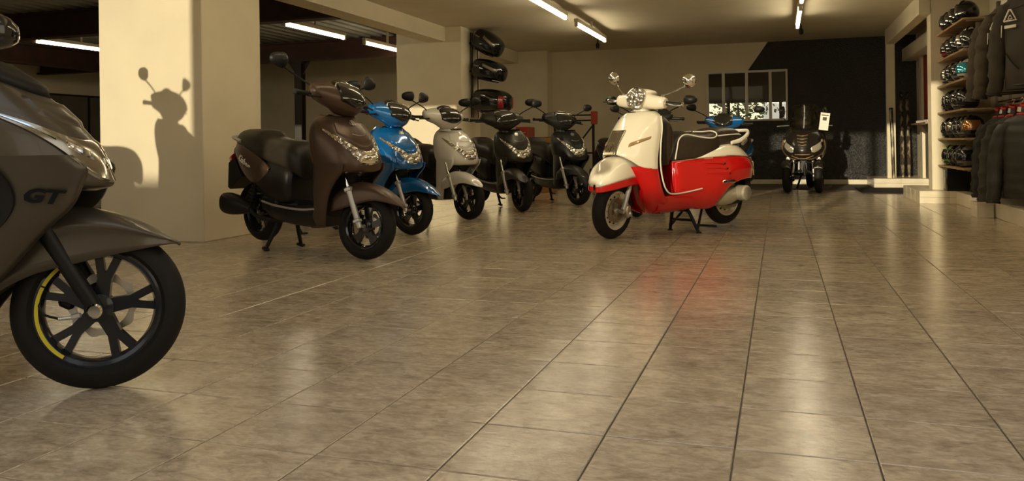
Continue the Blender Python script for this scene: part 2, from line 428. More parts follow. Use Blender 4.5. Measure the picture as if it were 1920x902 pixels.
struct(MB().bx(-.45, 6.5, 24, 24.3, -.15, 2.6), 'wall_standin_yard', mat('white_render', (.86, .86, .84), .8))
struct(MB().bx(-8, 8, 23.4, 23.55, -.15, 1.12), 'wall_standin_garden', noise_col('rough_stone', (.50, .48, .43), (.34, .33, .29), 7, .9))

LEAFY = noise_col('tree_leaf', (.05, .075, .02), (.12, .15, .05), 6, .6)
for k, (x, y, h) in enumerate(((-3.9, 21.9, 2.9), (-.95, 20.4, 2.6))):  # trees added in place of those mirrored in the panes
    tr_ = empty('standin_tree', (x, y, -.15)); tag(tr_, ('leafy tree added behind the left window panes as a stand-in reflection' if k == 0 else 'leafy tree added behind the second window pane as a stand-in reflection'), 'tree')
    MB().tube([(0, 0, 0), (.05, .02, 1.0), (0, 0, h * .7)], [.07, .05, .02], 8, res=8).build('trunk', mat('bark', (.10, .07, .045), .9), tr_)
    mb = MB(); rl = np.random.RandomState(3 + k)
    for q in range(900):
        c = rl.normal(0, 1, 3) * np.array([.42, .35, .48]) + np.array([0, 0, 1.75]); n = rl.normal(0, 1, 3); n /= np.linalg.norm(n); u = np.cross(n, [0.3, .5, .8]); u /= np.linalg.norm(u); w = np.cross(n, u); a = rl.uniform(.035, .075)
        mb.add([c - u * a, c + w * a * .5, c + u * a, c - w * a * .5], [(0, 1, 2, 3)])
    f_ = mb.build('foliage', LEAFY, tr_); f_['kind'] = 'stuff'
# pillars and beams between showroom and side hall
for i, (y0, y1, x1) in enumerate(((5.61, 6.41, -4.54), (11.42, 12.2, -4.54), (15.06, YB, -4.22))):
    struct(MB().bx(-5.62, x1, y0, y1, 0, ZC, .006), 'pillar', WALL)
struct(MB().bx(-5.09, -4.80, 3.33, 5.61, 2.35, ZC), 'beam', WALL); struct(MB().bx(-5.09, -4.80, 6.41, 11.42, 2.35, ZC), 'beam', WALL)
struct(MB().bx(-5.09, -4.80, 12.2, 15.06, 2.35, ZC), 'beam', WALL)

# side hall: steel frame under corrugated decking
def ibeam(a, b, z0, z1, w=.19, tf=.03, tw=.03):
    a, b = Vector(a), Vector(b); mb = MB(); d = (b - a).normalized(); n = Vector((-d[1], d[0], 0))
    for (hw, q0, q1) in ((w / 2, z0, z0 + tf), (w / 2, z1 - tf, z1), (tw / 2, z0 + tf, z1 - tf)):
        vs = [p + n * s_ * hw + Vector((0, 0, q)) for p in (a, b) for s_ in (-1, 1) for q in (q0, q1)]
        mb.add(vs, [(0, 1, 3, 2), (4, 6, 7, 5), (0, 4, 5, 1), (2, 3, 7, 6), (0, 2, 6, 4), (1, 5, 7, 3)])
    return mb
for y, z0 in ((8.75, 2.34), (12.95, 2.34), (4.4, 2.36)): struct(ibeam((XL, y, 0), (-5.62 if y == 12.95 else -5.1, y, 0), z0, 2.70), 'beam', STEEL_RED)
struct(ibeam((-12.6, 3.5, 0), (-12.6, YB, 0), 2.30, 2.66), 'beam', STEEL_RED)
cp = []
x = XL
while x < -5.12: cp += [(x, 2.76), (x + .09, 2.76), (x + .12, 2.70), (x + .19, 2.70), (x + .22, 2.76)]; x += .22
g = [[(a, y, b) for a, b in cp] for y in (3.4, YB)]
struct(MB().grid(g), 'ceiling_decking', DECK, ang=15, solid=.004)
struct(MB().bx(XL, -5.0, 3.33, YB + .1, 2.80, 2.95), 'ceiling_slab', STEEL_DARK)
mb = MB(); px, py = -8.33, 12.95
for q in (ibeam((px - .0, py - .001, 0), (px, py + .001, 0), 0, 1),): pass
mb.bx(px - .07, px + .07, py - .075, py - .060, 0, 2.34); mb.bx(px - .07, px + .07, py + .060, py + .075, 0, 2.34); mb.bx(px - .012, px + .012, py - .06, py + .06, 0, 2.34)
mb.bx(px - .12, px + .12, py - .12, py + .12, 0, .02); mb.bx(px - .1, px + .1, py - .1, py + .1, 2.31, 2.34)
post = struct(mb, 'pillar_steel', STEEL_DARK)
for s_ in (-1, 1):
    MB().prism([(s_ * .07, 2.10), (s_ * .07, 2.34), (s_ * .24, 2.34)], .02, lambda a, b, t: (px + a, py + t, b)).build('gusset_plate', STEEL_DARK, post)
struct(MB().bx(XL - .15, XL, YF, YB + .1, 1.98, 4.2), 'wall_left', WALL)
pan = struct(MB().bx(XL - .15, XL - .04, YF, YB, 0, 1.98), 'wall_left_lower', STEEL_DARK)
DKP = noise_col('dim_door_panel', (.16, .14, .11), (.12, .11, .085), 2, .6)
for k in range(10):
    y0 = 3.4 + k * 1.2
    MB().bx(XL - .04, XL - .01, y0 + .04, y0 + 1.16, .05, 1.94, .005).build('wall_panel', DKP, pan)

# right side: header, post, wall pier, alcove
struct(MB().bx(1.665, 1.80, 11.2, 14.62, 2.33, ZC), 'beam', WALL)
struct(MB().bx(1.665, 1.795, 14.5, 14.62, .15, 2.33, .004), 'pillar_slim', WALL)
struct(MB().bx(1.79, XR, 11.2, 11.45, .15, ZC, .004), 'pillar_shelf_end', WALL)
rw = MB().bx(XR, XR + .15, 5.6, 11.45, 0, 4.0)
for a, b in ((YF, -1.1), (.95, 1.1), (3.2, 3.35)): rw.bx(XR, XR + .15, a, b, 0, 4.0)
rw.bx(XR, XR + .15, YF, 5.6, 0, .9); rw.bx(XR, XR + .15, YF, 5.6, 3.6, 4.0); rw.bx(XR, XR + .15, 3.35, 5.6, .9, 3.6)
struct(rw, 'wall_right', WALL)  # unseen openings in its front part, added to let in side light
struct(MB().bx(XA, XA + .35, 11.45, 13.2, 0, ZC), 'wall_right_near_alcove', WALL)
struct(MB().bx(XA, XA + .15, 14.55, YB + .1, 0, ZC), 'wall_right_far', WALL); struct(MB().bx(XA, XA + .15, 13.2, 14.55, 2.12, ZC), 'wall_right_over', WALL)
struct(MB().bx(XA, XA + .15, 13.2, 14.55, 0, 1.0), 'wall_right_under', WALL)
struct(MB().bx(2.02, XA, 11.45, YB, 2.12, 2.32), 'beam', WALL)
RED = mat('red_oxide_paint', (.25, .022, .010), .5)
struct(MB().bx(XA - .02, XA + .3, 14.36, 14.56, 1.0, 2.12), 'trim_1', RED)
struct(MB().bx(XA + .3, XA + .35, 12.8, 14.6, .9, 2.2), 'wall_hatch_back', mat('dark_recess', (.03, .022, .016), .8))
struct(MB().bx(XA - .05, XA - .005, 14.56, 14.78, 0, 2.12), 'trim_2', WALL)
tr = struct(MB().bx(XA - .045, XA - .012, 13.25, 14.3, .17, .96), 'trim_3', GREY_PANEL)
# tiled plinths
def plinth(name, x0, x1, y0, y1, z1, rows=2, step=.33):
    p = struct(MB().bx(x0 + .008, x1 - .002, y0 + .008, y1, 0, z1 - .008), name, GROUT)
    nx = max(1, round((x1 - x0) / step)); ny = max(1, round((y1 - y0) / step)); dz = z1 / rows
    for r in range(rows):
        for k in range(nx):
            a = x0 + (x1 - x0) * k / nx; MB().bx(a + .001, a + (x1 - x0) / nx - .001, y0, y0 + .01, r * dz + .001, (r + 1) * dz - .001, .001).build('tile', CREAM_TILE, p)
        for k in range(ny):
            a = y0 + (y1 - y0) * k / ny; MB().bx(x0, x0 + .01, a + .011, a + (y1 - y0) / ny - .001, r * dz + .001, (r + 1) * dz - .001, .001).build('tile', CREAM_TILE, p)
    for k in range(nx):
        for j in range(ny):
            a = x0 + (x1 - x0) * k / nx; c = y0 + (y1 - y0) * j / ny
            MB().bx(a + .001, a + (x1 - x0) / nx - .001, c + .001, c + (y1 - y0) / ny - .001, z1 - .01, z1, .001).build('tile', CREAM_TILE, p)
    return p
plinth('trim_4', 1.44, XA, 14.30, YB - .0, .15)
plinth('trim_5', 1.60, XA, 10.88, 12.25, .15)
struct(MB().bx(1.995, XR, 6.0, 10.88, 0, .15, .005), 'trim_6', CREAM_TILE)
tag(MB().bx(1.14, 1.88, 12.82, 14.2, 0, .012, .004).build('door_mat', mat('dark_mat', (.020, .015, .011), .9)),
    'dark brown floor mat lying in front of the far tiled plinth', 'mat')
# unseen front wall: open bays, piers and sill placed to shape the sun patches
fw = MB()
for a, b in ((XL, -11.7), (-6.03, -5.0), (-4.72, -4.70), (-4.26, -3.45), (-1.82, -1.71), (-.59, XR)): fw.bx(a, b, YF - .12, YF, 0, 4.2)
fw.bx(-4.70, -4.26, YF - .12, YF, 0, 1.86); fw.bx(XL, XR, YF - .12, YF, 3.95, 4.2); fw.bx(XL, XR, YF - .12, YF, -.2, .08)
struct(fw, 'wall_front', WALL)
struct(MB().bx(-60, 40, -60, YF - .12, -.25, -.12), 'ground_street', noise_col('asphalt', (.14, .125, .105), (.10, .09, .08), 3, .9))
struct(MB().bx(-34, 20, -11.7, -11.4, -.15, 2.89), 'wall_street_sunblock', mat('street_wall_render', (.62, .56, .46), .85))  # unseen wall, its height set to cut off the low sun

# ---------------------------------------------------------------- fluorescent tubes
TUBE = mat('glowing_tube', (1, .97, .9), .4, emit=(1.0, .86, .58), estr=TUBE_POWER)
BATTEN = mat('white_batten', (.62, .58, .48), .5)
def tube_lamp(loc, length, label):
    r = empty('tube_lamp', loc); tag(r, label, 'ceiling lamp', 'fluorescent tube lamps')
    L = length / 2
    MB().bx(-.03, .03, -L - .02, L + .02, .02, .075, .006).build('batten', BATTEN, r)
    MB().cyl((0, -L + .02, -.008), (0, L - .02, -.008), .021, 12).build('glowing_tube', TUBE, r)
    for s_ in (-1, 1): MB().bx(-.022, .022, s_ * L - .022, s_ * L + .022, -.035, .02, .004).build('end_cap', BATTEN, r)
    MB().bx(-.012, .012, -.02, .02, .075, ZC + .0 - loc[2] if loc[0] > -5 else 2.70 - loc[2]).build('ceiling_mount', BATTEN, r)
    return r
zl = 2.40
for (x, y, L, lab) in ((-2.60, 9.36, 1.66, 'lit tube, nearer of the two over the aisle on the showroom ceiling left'),
                       (-2.60, 11.72, 1.9, 'lit tube, farther of the two over the aisle on the showroom ceiling left'),
                       (.262, 11.42, 1.72, 'lit fluorescent tube nearest the dark wall, above the three-wheeler'),
                       (.262, 9.12, 1.85, 'lit fluorescent tube cut by the top picture edge, above the red and white scooter'),
                       (-6.14, 9.96, 1.56, 'lit tube under corrugated decking, nearer one seen between the two pillars'),
                       (-6.14, 12.15, 1.58, 'lit tube under corrugated decking, far one running behind the second pillar'),
                       (-10.42, 10.05, 1.7, 'lit tube under corrugated decking left of the first pillar'),
                       (-2.60, 7.1, 1.7, 'lit fluorescent tube above the brown scooter, outside the picture top'),
                       (.262, 6.8, 1.7, 'lit fluorescent tube over the middle of the open floor'),
                       (.262, 4.6, 1.7, 'lit fluorescent tube over the front of the open floor'),
                       (-2.60, 4.8, 1.7, 'lit fluorescent tube above the front left floor')):
    tube_lamp((x, y, zl), L, lab)
BLK = mat('black_plastic', (.012, .0115, .011), .38)
for x, y, lab in ((-2.98, 13.9, 'small black sensor hanging from ceiling left of the window'), (.34, 13.4, 'small black sensor hanging from ceiling behind the right tube lamp')):
    r = empty('ceiling_sensor', (x, y, ZC)); tag(r, lab, 'sensor', 'ceiling sensors')
    MB().cyl((0, 0, 0), (0, 0, -.05), .012, 8).build('stem', BLK, r)
    MB().lathe([(0, -.15), (.03, -.14), (.035, -.08), (.02, -.05), (0, -.05)], ax=(0, 0, 1), n=12).build('sensor_body', BLK, r)
# ---------------------------------------------------------------- shared vehicle materials
def tyre_mat():
    m = mat('tyre_rubber', (.012, .011, .010), .62, spec=.25); b = bsdf(m)
    tc = node(m, 'ShaderNodeTexCoord'); sp = node(m, 'ShaderNodeSeparateXYZ'); lk(m, tc.outputs['Object'], sp.inputs[0])
    an = math_(m, 'ARCTAN2', sp.outputs['X'], sp.outputs['Z']); ay = math_(m, 'ABSOLUTE', sp.outputs['Y'])
    w = math_(m, 'SINE', math_(m, 'ADD', math_(m, 'MULTIPLY', an, 26.0), math_(m, 'MULTIPLY', ay, 75.0)))
    g = math_(m, 'GREATER_THAN', w, .62)
    r2 = math_(m, 'SQRT', math_(m, 'ADD', math_(m, 'MULTIPLY', sp.outputs['X'], sp.outputs['X']), math_(m, 'MULTIPLY', sp.outputs['Z'], sp.outputs['Z'])))
    sel = math_(m, 'MULTIPLY', g, math_(m, 'GREATER_THAN', r2, .196))
    bp = node(m, 'ShaderNodeBump'); bp.inputs['Strength'].default_value = 1.0; bp.inputs['Distance'].default_value = .014; bp.invert = True
    lk(m, sel, bp.inputs['Height']); lk(m, bp.outputs[0], b.inputs['Normal'])
    return m
TYRE = tyre_mat()
GLOSSBLK = mat('gloss_black', (.008, .008, .008), .12, coat=.6)
SATBLK = mat('satin_black', (.010, .0095, .009), .45, spec=.3)
ALU = mat('cast_aluminium', (.55, .53, .49), .36, metal=.9)
SILVER = mat('silver_paint', (.50, .49, .46), .30, metal=.5)
CHROME = mat('chrome', (.85, .84, .80), .07, metal=1.0)
SEATM = noise_col('black_vinyl', (.022, .018, .013), (.028, .023, .017), 20, .40, spec=.35, bump=.08, bscale=220)
SMOKE = mat('smoked_screen', (.012, .011, .010), .05, coat=.5)
MIRR = mat('mirror_glass', (.75, .77, .78), .03, metal=1.0)
REDLENS = mat('red_lens', (.36, .012, .010), .12, coat=.5)
AMBER = mat('amber_lens', (.52, .36, .20), .12, coat=.6, metal=.6)
def lens_mat():
    m = mat('faceted_headlamp', (.86, .84, .78), .10, metal=.9, coat=1.0); b = bsdf(m)
    tc = node(m, 'ShaderNodeTexCoord'); v = node(m, 'ShaderNodeTexVoronoi'); v.inputs['Scale'].default_value = 34
    lk(m, tc.outputs['Object'], v.inputs['Vector'])
    bp = node(m, 'ShaderNodeBump'); bp.inputs['Strength'].default_value = 1.0; bp.inputs['Distance'].default_value = .02
    lk(m, v.outputs['Distance'], bp.inputs['Height']); lk(m, bp.outputs[0], b.inputs['Normal'])
    rp = node(m, 'ShaderNodeValToRGB'); rp.color_ramp.elements[0].color = (.9, .88, .82, 1); rp.color_ramp.elements[1].color = (.30, .28, .24, 1)
    rp.color_ramp.elements[0].position = .35; rp.color_ramp.elements[1].position = .75
    lk(m, v.outputs['Distance'], rp.inputs[0]); lk(m, rp.outputs[0], b.inputs['Base Color'])
    return m
LENS = lens_mat()
P_BROWN = mat('matt_brown_paint', (.088, .054, .036), .33, metal=.35)
P_BLUE = mat('gloss_blue_paint', (.004, .115, .36), .14, metal=.25, coat=.9)
P_WHITE = mat('pearl_white_paint', (.62, .60, .54), .2, coat=.7)
P_GREY = mat('dark_grey_paint', (.034, .031, .023), .34, metal=.2, spec=.4)
P_BLACK = mat('charcoal_paint', (.013, .0125, .011), .36, metal=.1, spec=.4)

def wheel_parts(parent, name, c, R, w, rim_r, spokes, rim_mat, disc=None, hub=.05, style='five', tyre_seg=48, a_off=.3):
    """a wheel in its own frame: axle along Y, origin at its centre"""
    x, z = c
    prof = []
    for t in np.linspace(-1, 1, 15):
        a = t * 1.62; prof.append((R - w * .5 + w * .5 * math.cos(a) * (1.0 if abs(t) < .8 else .98), w * .5 * math.sin(a)))
    prof = [(rim_r + .004, -w * .36)] + prof + [(rim_r + .004, w * .36)]
    ty = MB().lathe(prof, n=tyre_seg).build(name, TYRE, parent, ang=50); ty.location = (x, 0, z)
    mb = MB()
    mb.lathe([(rim_r + .006, -w * .37), (rim_r - .002, -w * .39), (rim_r - .014, -w * .33), (rim_r - .022, -w * .12), (rim_r - .022, w * .12),
              (rim_r - .014, w * .33), (rim_r - .002, w * .39), (rim_r + .006, w * .37)], n=40)
    mb.lathe([(.0, -w * .33), (hub * .6, -w * .33), (hub, -w * .25), (hub, w * .25), (hub * .6, w * .33), (0, w * .33)], n=20)
    sw = rim_r - .016
    for k in range(spokes):
        a = 2 * PI * k / spokes + a_off
        ca, sa = math.cos(a), math.sin(a)
        def P(r, t, y): return (ca * r - sa * t, y, sa * r + ca * t)
        if style == 'five':
            poly = [(hub * .8, -.026), (sw * .55, -.020), (sw, -.034), (sw + .004, 0), (sw, .034), (sw * .55, .020), (hub * .8, .026)]
            mb.prism(poly, .034, lambda r, t, y: P(r, t, y * (1.25 - r / rim_r * .55)))
        else:
            q = sw * .56
            poly = [(hub * .7, -.024), (q, -.021), (sw, -.044), (sw + .003, -.018), (q + .018, 0), (sw + .003, .018), (sw, .044), (q, .021), (hub * .7, .024)]
            mb.prism(poly[:5] + poly[-1:] if False else [poly[0], poly[1], poly[2], poly[3], poly[4]] + [(hub * .7, 0)], .036, lambda r, t, y: P(r, t, y * (1.25 - r / rim_r * .5)))
            mb.prism([(hub * .7, 0)] + poly[4:], .036, lambda r, t, y: P(r, t, y * (1.25 - r / rim_r * .5)))
    rm = mb.build('rim', rim_mat, ty, ang=32)
    if disc:
        r1, r0, y = disc; mb = MB(); n = 60
        outer = [(r1 + .005 * math.cos(10 * t)) for t in np.linspace(0, 2 * PI, n, endpoint=False)]
        g = [[(rr * math.cos(t), yy, rr * math.sin(t)) for rr, yy in ((r0, y - .002), (o, y - .002), (o, y + .002), (r0, y + .002))]
             for t, o in zip(np.linspace(0, 2 * PI, n, endpoint=False), outer)]
        mb.grid(np.array(g), cu=True, cv=True)
        for k in range(5):
            t = 2 * PI * k / 5; mb.tube([(.03 * math.cos(t), y, .03 * math.sin(t)), (r0 * 1.02 * math.cos(t + .3), y, r0 * 1.02 * math.sin(t + .3))], .006, 6)
        mb.build('brake_disc', ALU, ty)
        MB().box((-r1 * .92, y, r1 * .35), (.05, .045, .085), (0, .5, 0), .01).build('brake_caliper', SATBLK, ty)
    for s_ in (-1, 1):
        MB().lathe([(0, 0), (.013, 0), (.011, .012), (0, .014)], o=(0, s_ * (w * .33), 0), ax=(0, s_, 0), n=12).build('axle_nut', ALU, ty)
    return ty

def mirror(parent, base, elbow, head, face, size, m=SATBLK, roundm=False):
    """stem from the handlebar up to a shell with its glass facing the rider"""
    st = MB().tube([base, elbow, head], .0065, 8, res=9).build('mirror_stem', m, parent)
    sh_ = MB(); f = Vector(face).normalized(); u = Vector((-f[1], f[0], 0)).normalized(); v = f.cross(u)
    W, Hh, D = size; hd = Vector(head)
    c = hd + u * W * .25 * (1 if (u[1] * hd[1]) > 0 else -1) + v * Hh * .35 * (1 if v[2] > 0 else -1)
    g = []
    e = 2.0 if roundm else 2.7
    for (k, d) in ((.02, -D), (.45, -D * .93), (.8, -D * .62), (1.0, -D * .15), (1.0, 0), (.93, .003)):
        row = []
        for j in range(22):
            t = 2 * PI * j / 22; a = math.copysign(abs(math.cos(t)) ** (2 / e), math.cos(t)) * W / 2 * k; b = math.copysign(abs(math.sin(t)) ** (2 / e), math.sin(t)) * Hh / 2 * k
            if not roundm: b *= 1 - .22 * (a / W * 2) * (1 if (u[1] * hd[1]) > 0 else -1)
            row.append(list(c + u * a + v * b + f * d))
        g.append(row)
    sh_.grid(np.array(g), cv=True, capu=True)
    o = sh_.build('mirror_head', CHROME if roundm else m, parent)
    gl = MB(); ring = []
    for j in range(22):
        t = 2 * PI * j / 22; a = math.copysign(abs(math.cos(t)) ** (2 / e), math.cos(t)) * W / 2 * .88; b = math.copysign(abs(math.sin(t)) ** (2 / e), math.sin(t)) * Hh / 2 * .88
        if not roundm: b *= 1 - .22 * (a / W * 2) * (1 if (u[1] * hd[1]) > 0 else -1)
        ring.append((a, b))
    gl.add([c + u * a + v * b + f * .005 for a, b in ring], [tuple(range(22))])
    gl.build('mirror_glass', MIRR, o)
    return o

LION = [(-.30, -.50), (-.12, -.50), (-.10, -.22), (.05, -.12), (.10, -.30), (.02, -.50), (.22, -.50), (.26, -.28), (.20, -.05), (.34, -.02), (.46, -.14), (.52, -.06), (.38, .10),
        (.22, .08), (.30, .20), (.50, .22), (.50, .32), (.24, .34), (.20, .48), (.02, .52), (-.08, .44), (-.24, .46), (-.34, .34), (-.22, .28), (-.34, .14), (-.24, .06), (-.36, -.06), (-.24, -.16),
        (-.34, -.30), (-.50, -.30), (-.54, -.12), (-.46, .10), (-.54, .12), (-.64, -.12), (-.58, -.38), (-.36, -.40)]

def city_scooter(paint, mir=(.345, .455, 1.28)):
    root = empty('city_scooter')
    B = lambda mb, n, m, **k: mb.build(n, m, root, **k)
    FX, RX, R = .62, -.62, .228
    steer = []
    # wheels
    steer.append(wheel_parts(root, 'front_wheel', (FX, R), R, .112, .152, 5, GLOSSBLK, disc=(.088, .066, .050)))
    wheel_parts(root, 'rear_wheel', (RX, R), R, .118, .152, 5, GLOSSBLK)
    # front mudguard
    rows = []
    for x, zt, hw, zs in ((.36, .445, .080, .31), (.46, .508, .088, .335), (.58, .528, .092, .375), (.70, .510, .090, .405), (.80, .466, .080, .402), (.88, .412, .056, .388), (.925, .382, .012, .377)):
        h = [(x - .0, 0, zt), (x, hw * .55, zt - .006), (x, hw * .92, zt - (zt - zs) * .30), (x, hw, zt - (zt - zs) * .62), (x + (.0 if x > .4 else 0), hw * 1.0, zs)]
        rows.append(h + [(a, -b, c) for a, b, c in h[-1:0:-1]][::-1][::-1] if False else [(a, b, c) for a, b, c in h[::-1]] + [(a, -b, c) for a, b, c in h[1:]])
    steer.append(B(MB().grid(crn(np.array([crn(r, 25) for r in rows]), 26)), 'front_mudguard', paint, solid=.004))
    # fork
    for s_ in (-1, 1):
        mb = MB().tube([(.432, s_ * .088, .62), (.513, s_ * .088, .445)], .0125, 12); steer.append(B(mb, 'fork_tube', CHROME))
        mb = MB().tube([(.499, s_ * .088, .475), (.513, s_ * .088, .445), (.612, s_ * .088, .235), (.622, s_ * .088, .215)], [.024, .022, .0205, .016], 12)
        mb.box((.501, s_ * .088, .470), (.052, .052, .035), (0, -.45, 0), .008); mb.box((.598, s_ * .088, .262), (.05, .05, .03), (0, -.45, 0), .008)
        steer.append(B(mb, 'fork_leg', SILVER))
    # front cowl: rows from the neck down to the nose, half-width curves from the edge to the centre
    S = Surf([[(.26, .118, .995), (.30, .122, .992), (.36, .105, .985), (.395, .06, .982), (.402, 0, .982)],
              [(.255, .180, .940), (.32, .182, .935), (.42, .140, .925), (.468, .07, .922), (.478, 0, .922)],
              [(.26, .210, .86), (.35, .212, .855), (.49, .165, .84), (.556, .085, .835), (.568, 0, .835)],
              [(.275, .216, .76), (.38, .218, .755), (.545, .178, .75), (.618, .095, .748), (.634, 0, .748)],
              [(.295, .213, .685), (.40, .215, .68), (.560, .188, .672), (.648, .108, .666), (.666, 0, .665)],
              [(.31, .206, .635), (.41, .208, .632), (.556, .184, .622), (.640, .106, .613), (.656, 0, .612)],
              [(.32, .200, .610), (.40, .202, .608), (.53, .170, .598), (.585, .095, .594), (.60, 0, .594)]])
    S.rows[..., 0] -= .035
    B(MB().grid(S.grid(48, 32)), 'front_cowl', paint, solid=.004, ang=50)
    # V of the headlamp with indicators in its upper tips
    half = lambda t: abs(2 * t - 1)
    cl = lambda L: (lambda t: float(cr1(np.array(L).reshape(-1, 1), np.array([t]))[0, 0]))
    hi_v = cl([.235, .285, .345, .415, .475, .495, .475, .415, .345, .285, .235])
    lo_v = cl([.262, .365, .470, .585, .690, .715, .690, .585, .470, .365, .262])
    lamp = B(S.patch(MB(), (.17, .83), hi_v, lo_v, .007, 56, 8), 'headlamp', LENS, ang=50)
    for s_ in (0, 1):
        us = (.18, .285) if s_ == 0 else (.82, .715)
        f = lambda t, us=us: (us[0] + (us[1] - us[0]) * t - .17) / .66
        S.patch(MB(), us, lambda t: hi_v(f(t)) + .016, lambda t: lo_v(f(t)) - .016, .010, 14, 5).build('indicator', AMBER, lamp)
    mb = MB(); S.patch(mb, (.41, .59), lambda t: .60 - .01 * half(t), lambda t: .70 - .02 * half(t), .0095, 16, 6); mb.build('lamp_bulb_glass', CHROME, lamp)
    S.patch(MB(), (.42, .58), lambda t: .515 - .01 * half(t), lambda t: .575 - .015 * half(t), .0095, 16, 5).build('lamp_reflector', CHROME, lamp)
    # shield-shaped bonnet above it
    B(S.patch(MB(), (.27, .73), lambda t: .05 + .06 * half(t), lambda t: hi_v((.27 + .46 * t - .17) / .66) - .022, .007, 40, 10), 'bonnet_panel', paint, ang=50)
    B(S.patch(MB(), (.40, .60), lambda t: .300 - .035 * half(t) ** 2, lambda t: .325 - .015 * half(t) ** 2, .0115, 20, 3), 'bonnet_slot', ALU)
    p = S.P(.5, .15); nv = S.N(.5, .15) * S.orient(); up = np.array([nv[2] * -1, 0, nv[0]]); up /= np.linalg.norm(up); up = up if up[2] > 0 else -up
    B(MB().prism(LION, .004, lambda a, b, t: tuple(p + nv * (.012 + t) + np.array([0, 1, 0]) * a * .05 + up * b * .055)), 'emblem', ALU)
    # leg shield wings, lower body
    for s_ in (-1, 1):
        g = []
        for z, xr, xm, xf, w in ((.66, .27, .42, .565, .215), (.605, .265, .42, .555, .210), (.54, .26, .385, .49, .206), (.46, .255, .355, .425, .200), (.38, .25, .33, .385, .190), (.30, .23, .31, .355, .176), (.235, .19, .27, .325, .160), (.195, .14, .235, .29, .135)):
            ring = [(xr, w - .055, z), (xr - .004, w - .012, z), ((xr + xm) / 2, w, z), (xm, w + .001, z), (xf - .02, w - .008, z), (xf, w - .022, z), (xf - .012, w - .034, z), (xm, w - .02, z)]
            g.append([(a, b * s_, c) for a, b, c in crn(np.array(ring + ring[:1]), 26)[:-1]])
        B(MB().grid(crn(np.array(g), 22), cv=True, capu=True), 'leg_shield', paint, ang=45)
    # inner black fillings
    g = []
    for z, x, w in ((.61, .50, .170), (.52, .38, .170), (.42, .335, .165), (.32, .30, .155), (.24, .26, .14), (.19, .21, .115)):
        g.append([(x - .05, w + .012, z), (x - .012, w * .8, z), (x, w * .4, z), (x + .004, 0, z), (x, -w * .4, z), (x - .012, -w * .8, z), (x - .05, -w - .012, z)])
    B(MB().grid(crn(np.array(g), 14)), 'wheel_arch_liner', SATBLK, solid=.006)
    g = []
    for z, x, w in ((.995, .29, .112), (.94, .25, .172), (.86, .235, .204), (.70, .245, .212), (.55, .24, .205), (.42, .225, .19), (.345, .19, .175)):
        g.append([(x + .03, w, z), (x, w * .75, z), (x - .012, 0, z), (x, -w * .75, z), (x + .03, -w, z)])
    B(MB().grid(crn(np.array([crn(r, 15) for r in g]), 20)), 'inner_shield', SATBLK, solid=.008)
    # floor board, keel
    mb = MB().stations('x', [(-.34, 0, .275, .14, .05, .07, 4), (-.20, 0, .275, .165, .055, .085, 4), (0, 0, .27, .17, .05, .09, 4), (.2, 0, .27, .168, .05, .085, 4), (.285, 0, .275, .155, .055, .075, 4)], 24, 14)
    B(mb, 'floor_board', P_BLACK)
    for s_ in (-1, 1): B(MB().tube([(-.42, s_ * .150, .335), (-.2, s_ * .176, .318), (.08, s_ * .178, .312), (.30, s_ * .172, .335)], .008, 8, res=16, flat=((0, 0, 1), .7)), 'sill_strip', SILVER)
    # under-seat body
    mb = MB().stations('x', [(-.10, 0, .46, .115, .13, .13, 3.2), (-.14, 0, .47, .145, .155, .16, 3.4), (-.25, 0, .48, .158, .165, .17, 3.4), (-.40, 0, .50, .160, .165, .16, 3.2), (-.56, 0, .545, .145, .14, .13, 2.8), (-.72, 0, .60, .12, .10, .09, 2.6)], 28, 18)
    B(mb, 'underseat_body', P_BLACK)
    # tail side panels: lobes pointing down at the front
    for s_ in (-1, 1):
        g = []
        for x, zt, zb, yt, ym, yb in ((-.885, .742, .70, .055, .062, .058), (-.845, .760, .64, .095, .110, .085), (-.76, .756, .57, .128, .156, .115), (-.66, .732, .505, .142, .184, .132), (-.54, .695, .468, .150, .192, .148), (-.44, .655, .480, .158, .188, .160), (-.345, .612, .540, .166, .180, .167), (-.305, .588, .572, .168, .172, .168)):
            ring = [(x, yt - .02, zt), (x, yt, zt - .002), (x, ym, zb + (zt - zb) * .62), (x, (ym + yb) / 2 + .004, zb + (zt - zb) * .28), (x, yb, zb), (x, yb - .03, zb + .004)]
            g.append([(a, b * s_, c) for a, b, c in crn(np.array(ring), 16)])
        sp_ = B(MB().grid(crn(np.array(g), 26)), 'side_panel', paint, ang=60, solid=.004)
    mb = MB().stations('x', [(-.95, 0, .69, .055, .045, .04, 2.6), (-.88, 0, .68, .092, .06, .05, 2.6), (-.7, 0, .66, .12, .07, .06, 2.6), (-.5, 0, .64, .13, .06, .06, 2.6)], 20, 10)
    B(mb, 'tail_core', SATBLK)
    # seat: low rider part, raised pillion part
    st = [(.0, 0, .590, .075, .05, .06, 2.4), (-.02, 0, .610, .115, .10, .10, 2.7), (-.08, 0, .64, .140, .135, .10, 2.8), (-.18, 0, .665, .152, .138, .085, 2.9), (-.30, 0, .675, .158, .132, .07, 2.9), (-.40, 0, .685, .160, .130, .06, 2.9),
          (-.47, 0, .70, .158, .145, .055, 2.9), (-.54, 0, .715, .152, .158, .05, 2.9), (-.68, 0, .735, .138, .140, .045, 2.8), (-.78, 0, .752, .118, .118, .04, 2.7), (-.855, 0, .765, .090, .085, .03, 2.5), (-.885, 0, .77, .05, .045, .02, 2.2)]
    B(MB().stations('x', st, 32, 44), 'seat', SEATM, ang=60)
    # grab rail, rear light, number plate carrier
    B(MB().tube([(-.74, .125, .775), (-.84, .118, .798), (-.90, .075, .806), (-.912, 0, .808), (-.90, -.075, .806), (-.84, -.118, .798), (-.74, -.125, .775)], .0135, 10, res=30, flat=((0, 0, 1), 1.5)), 'grab_rail', SILVER)
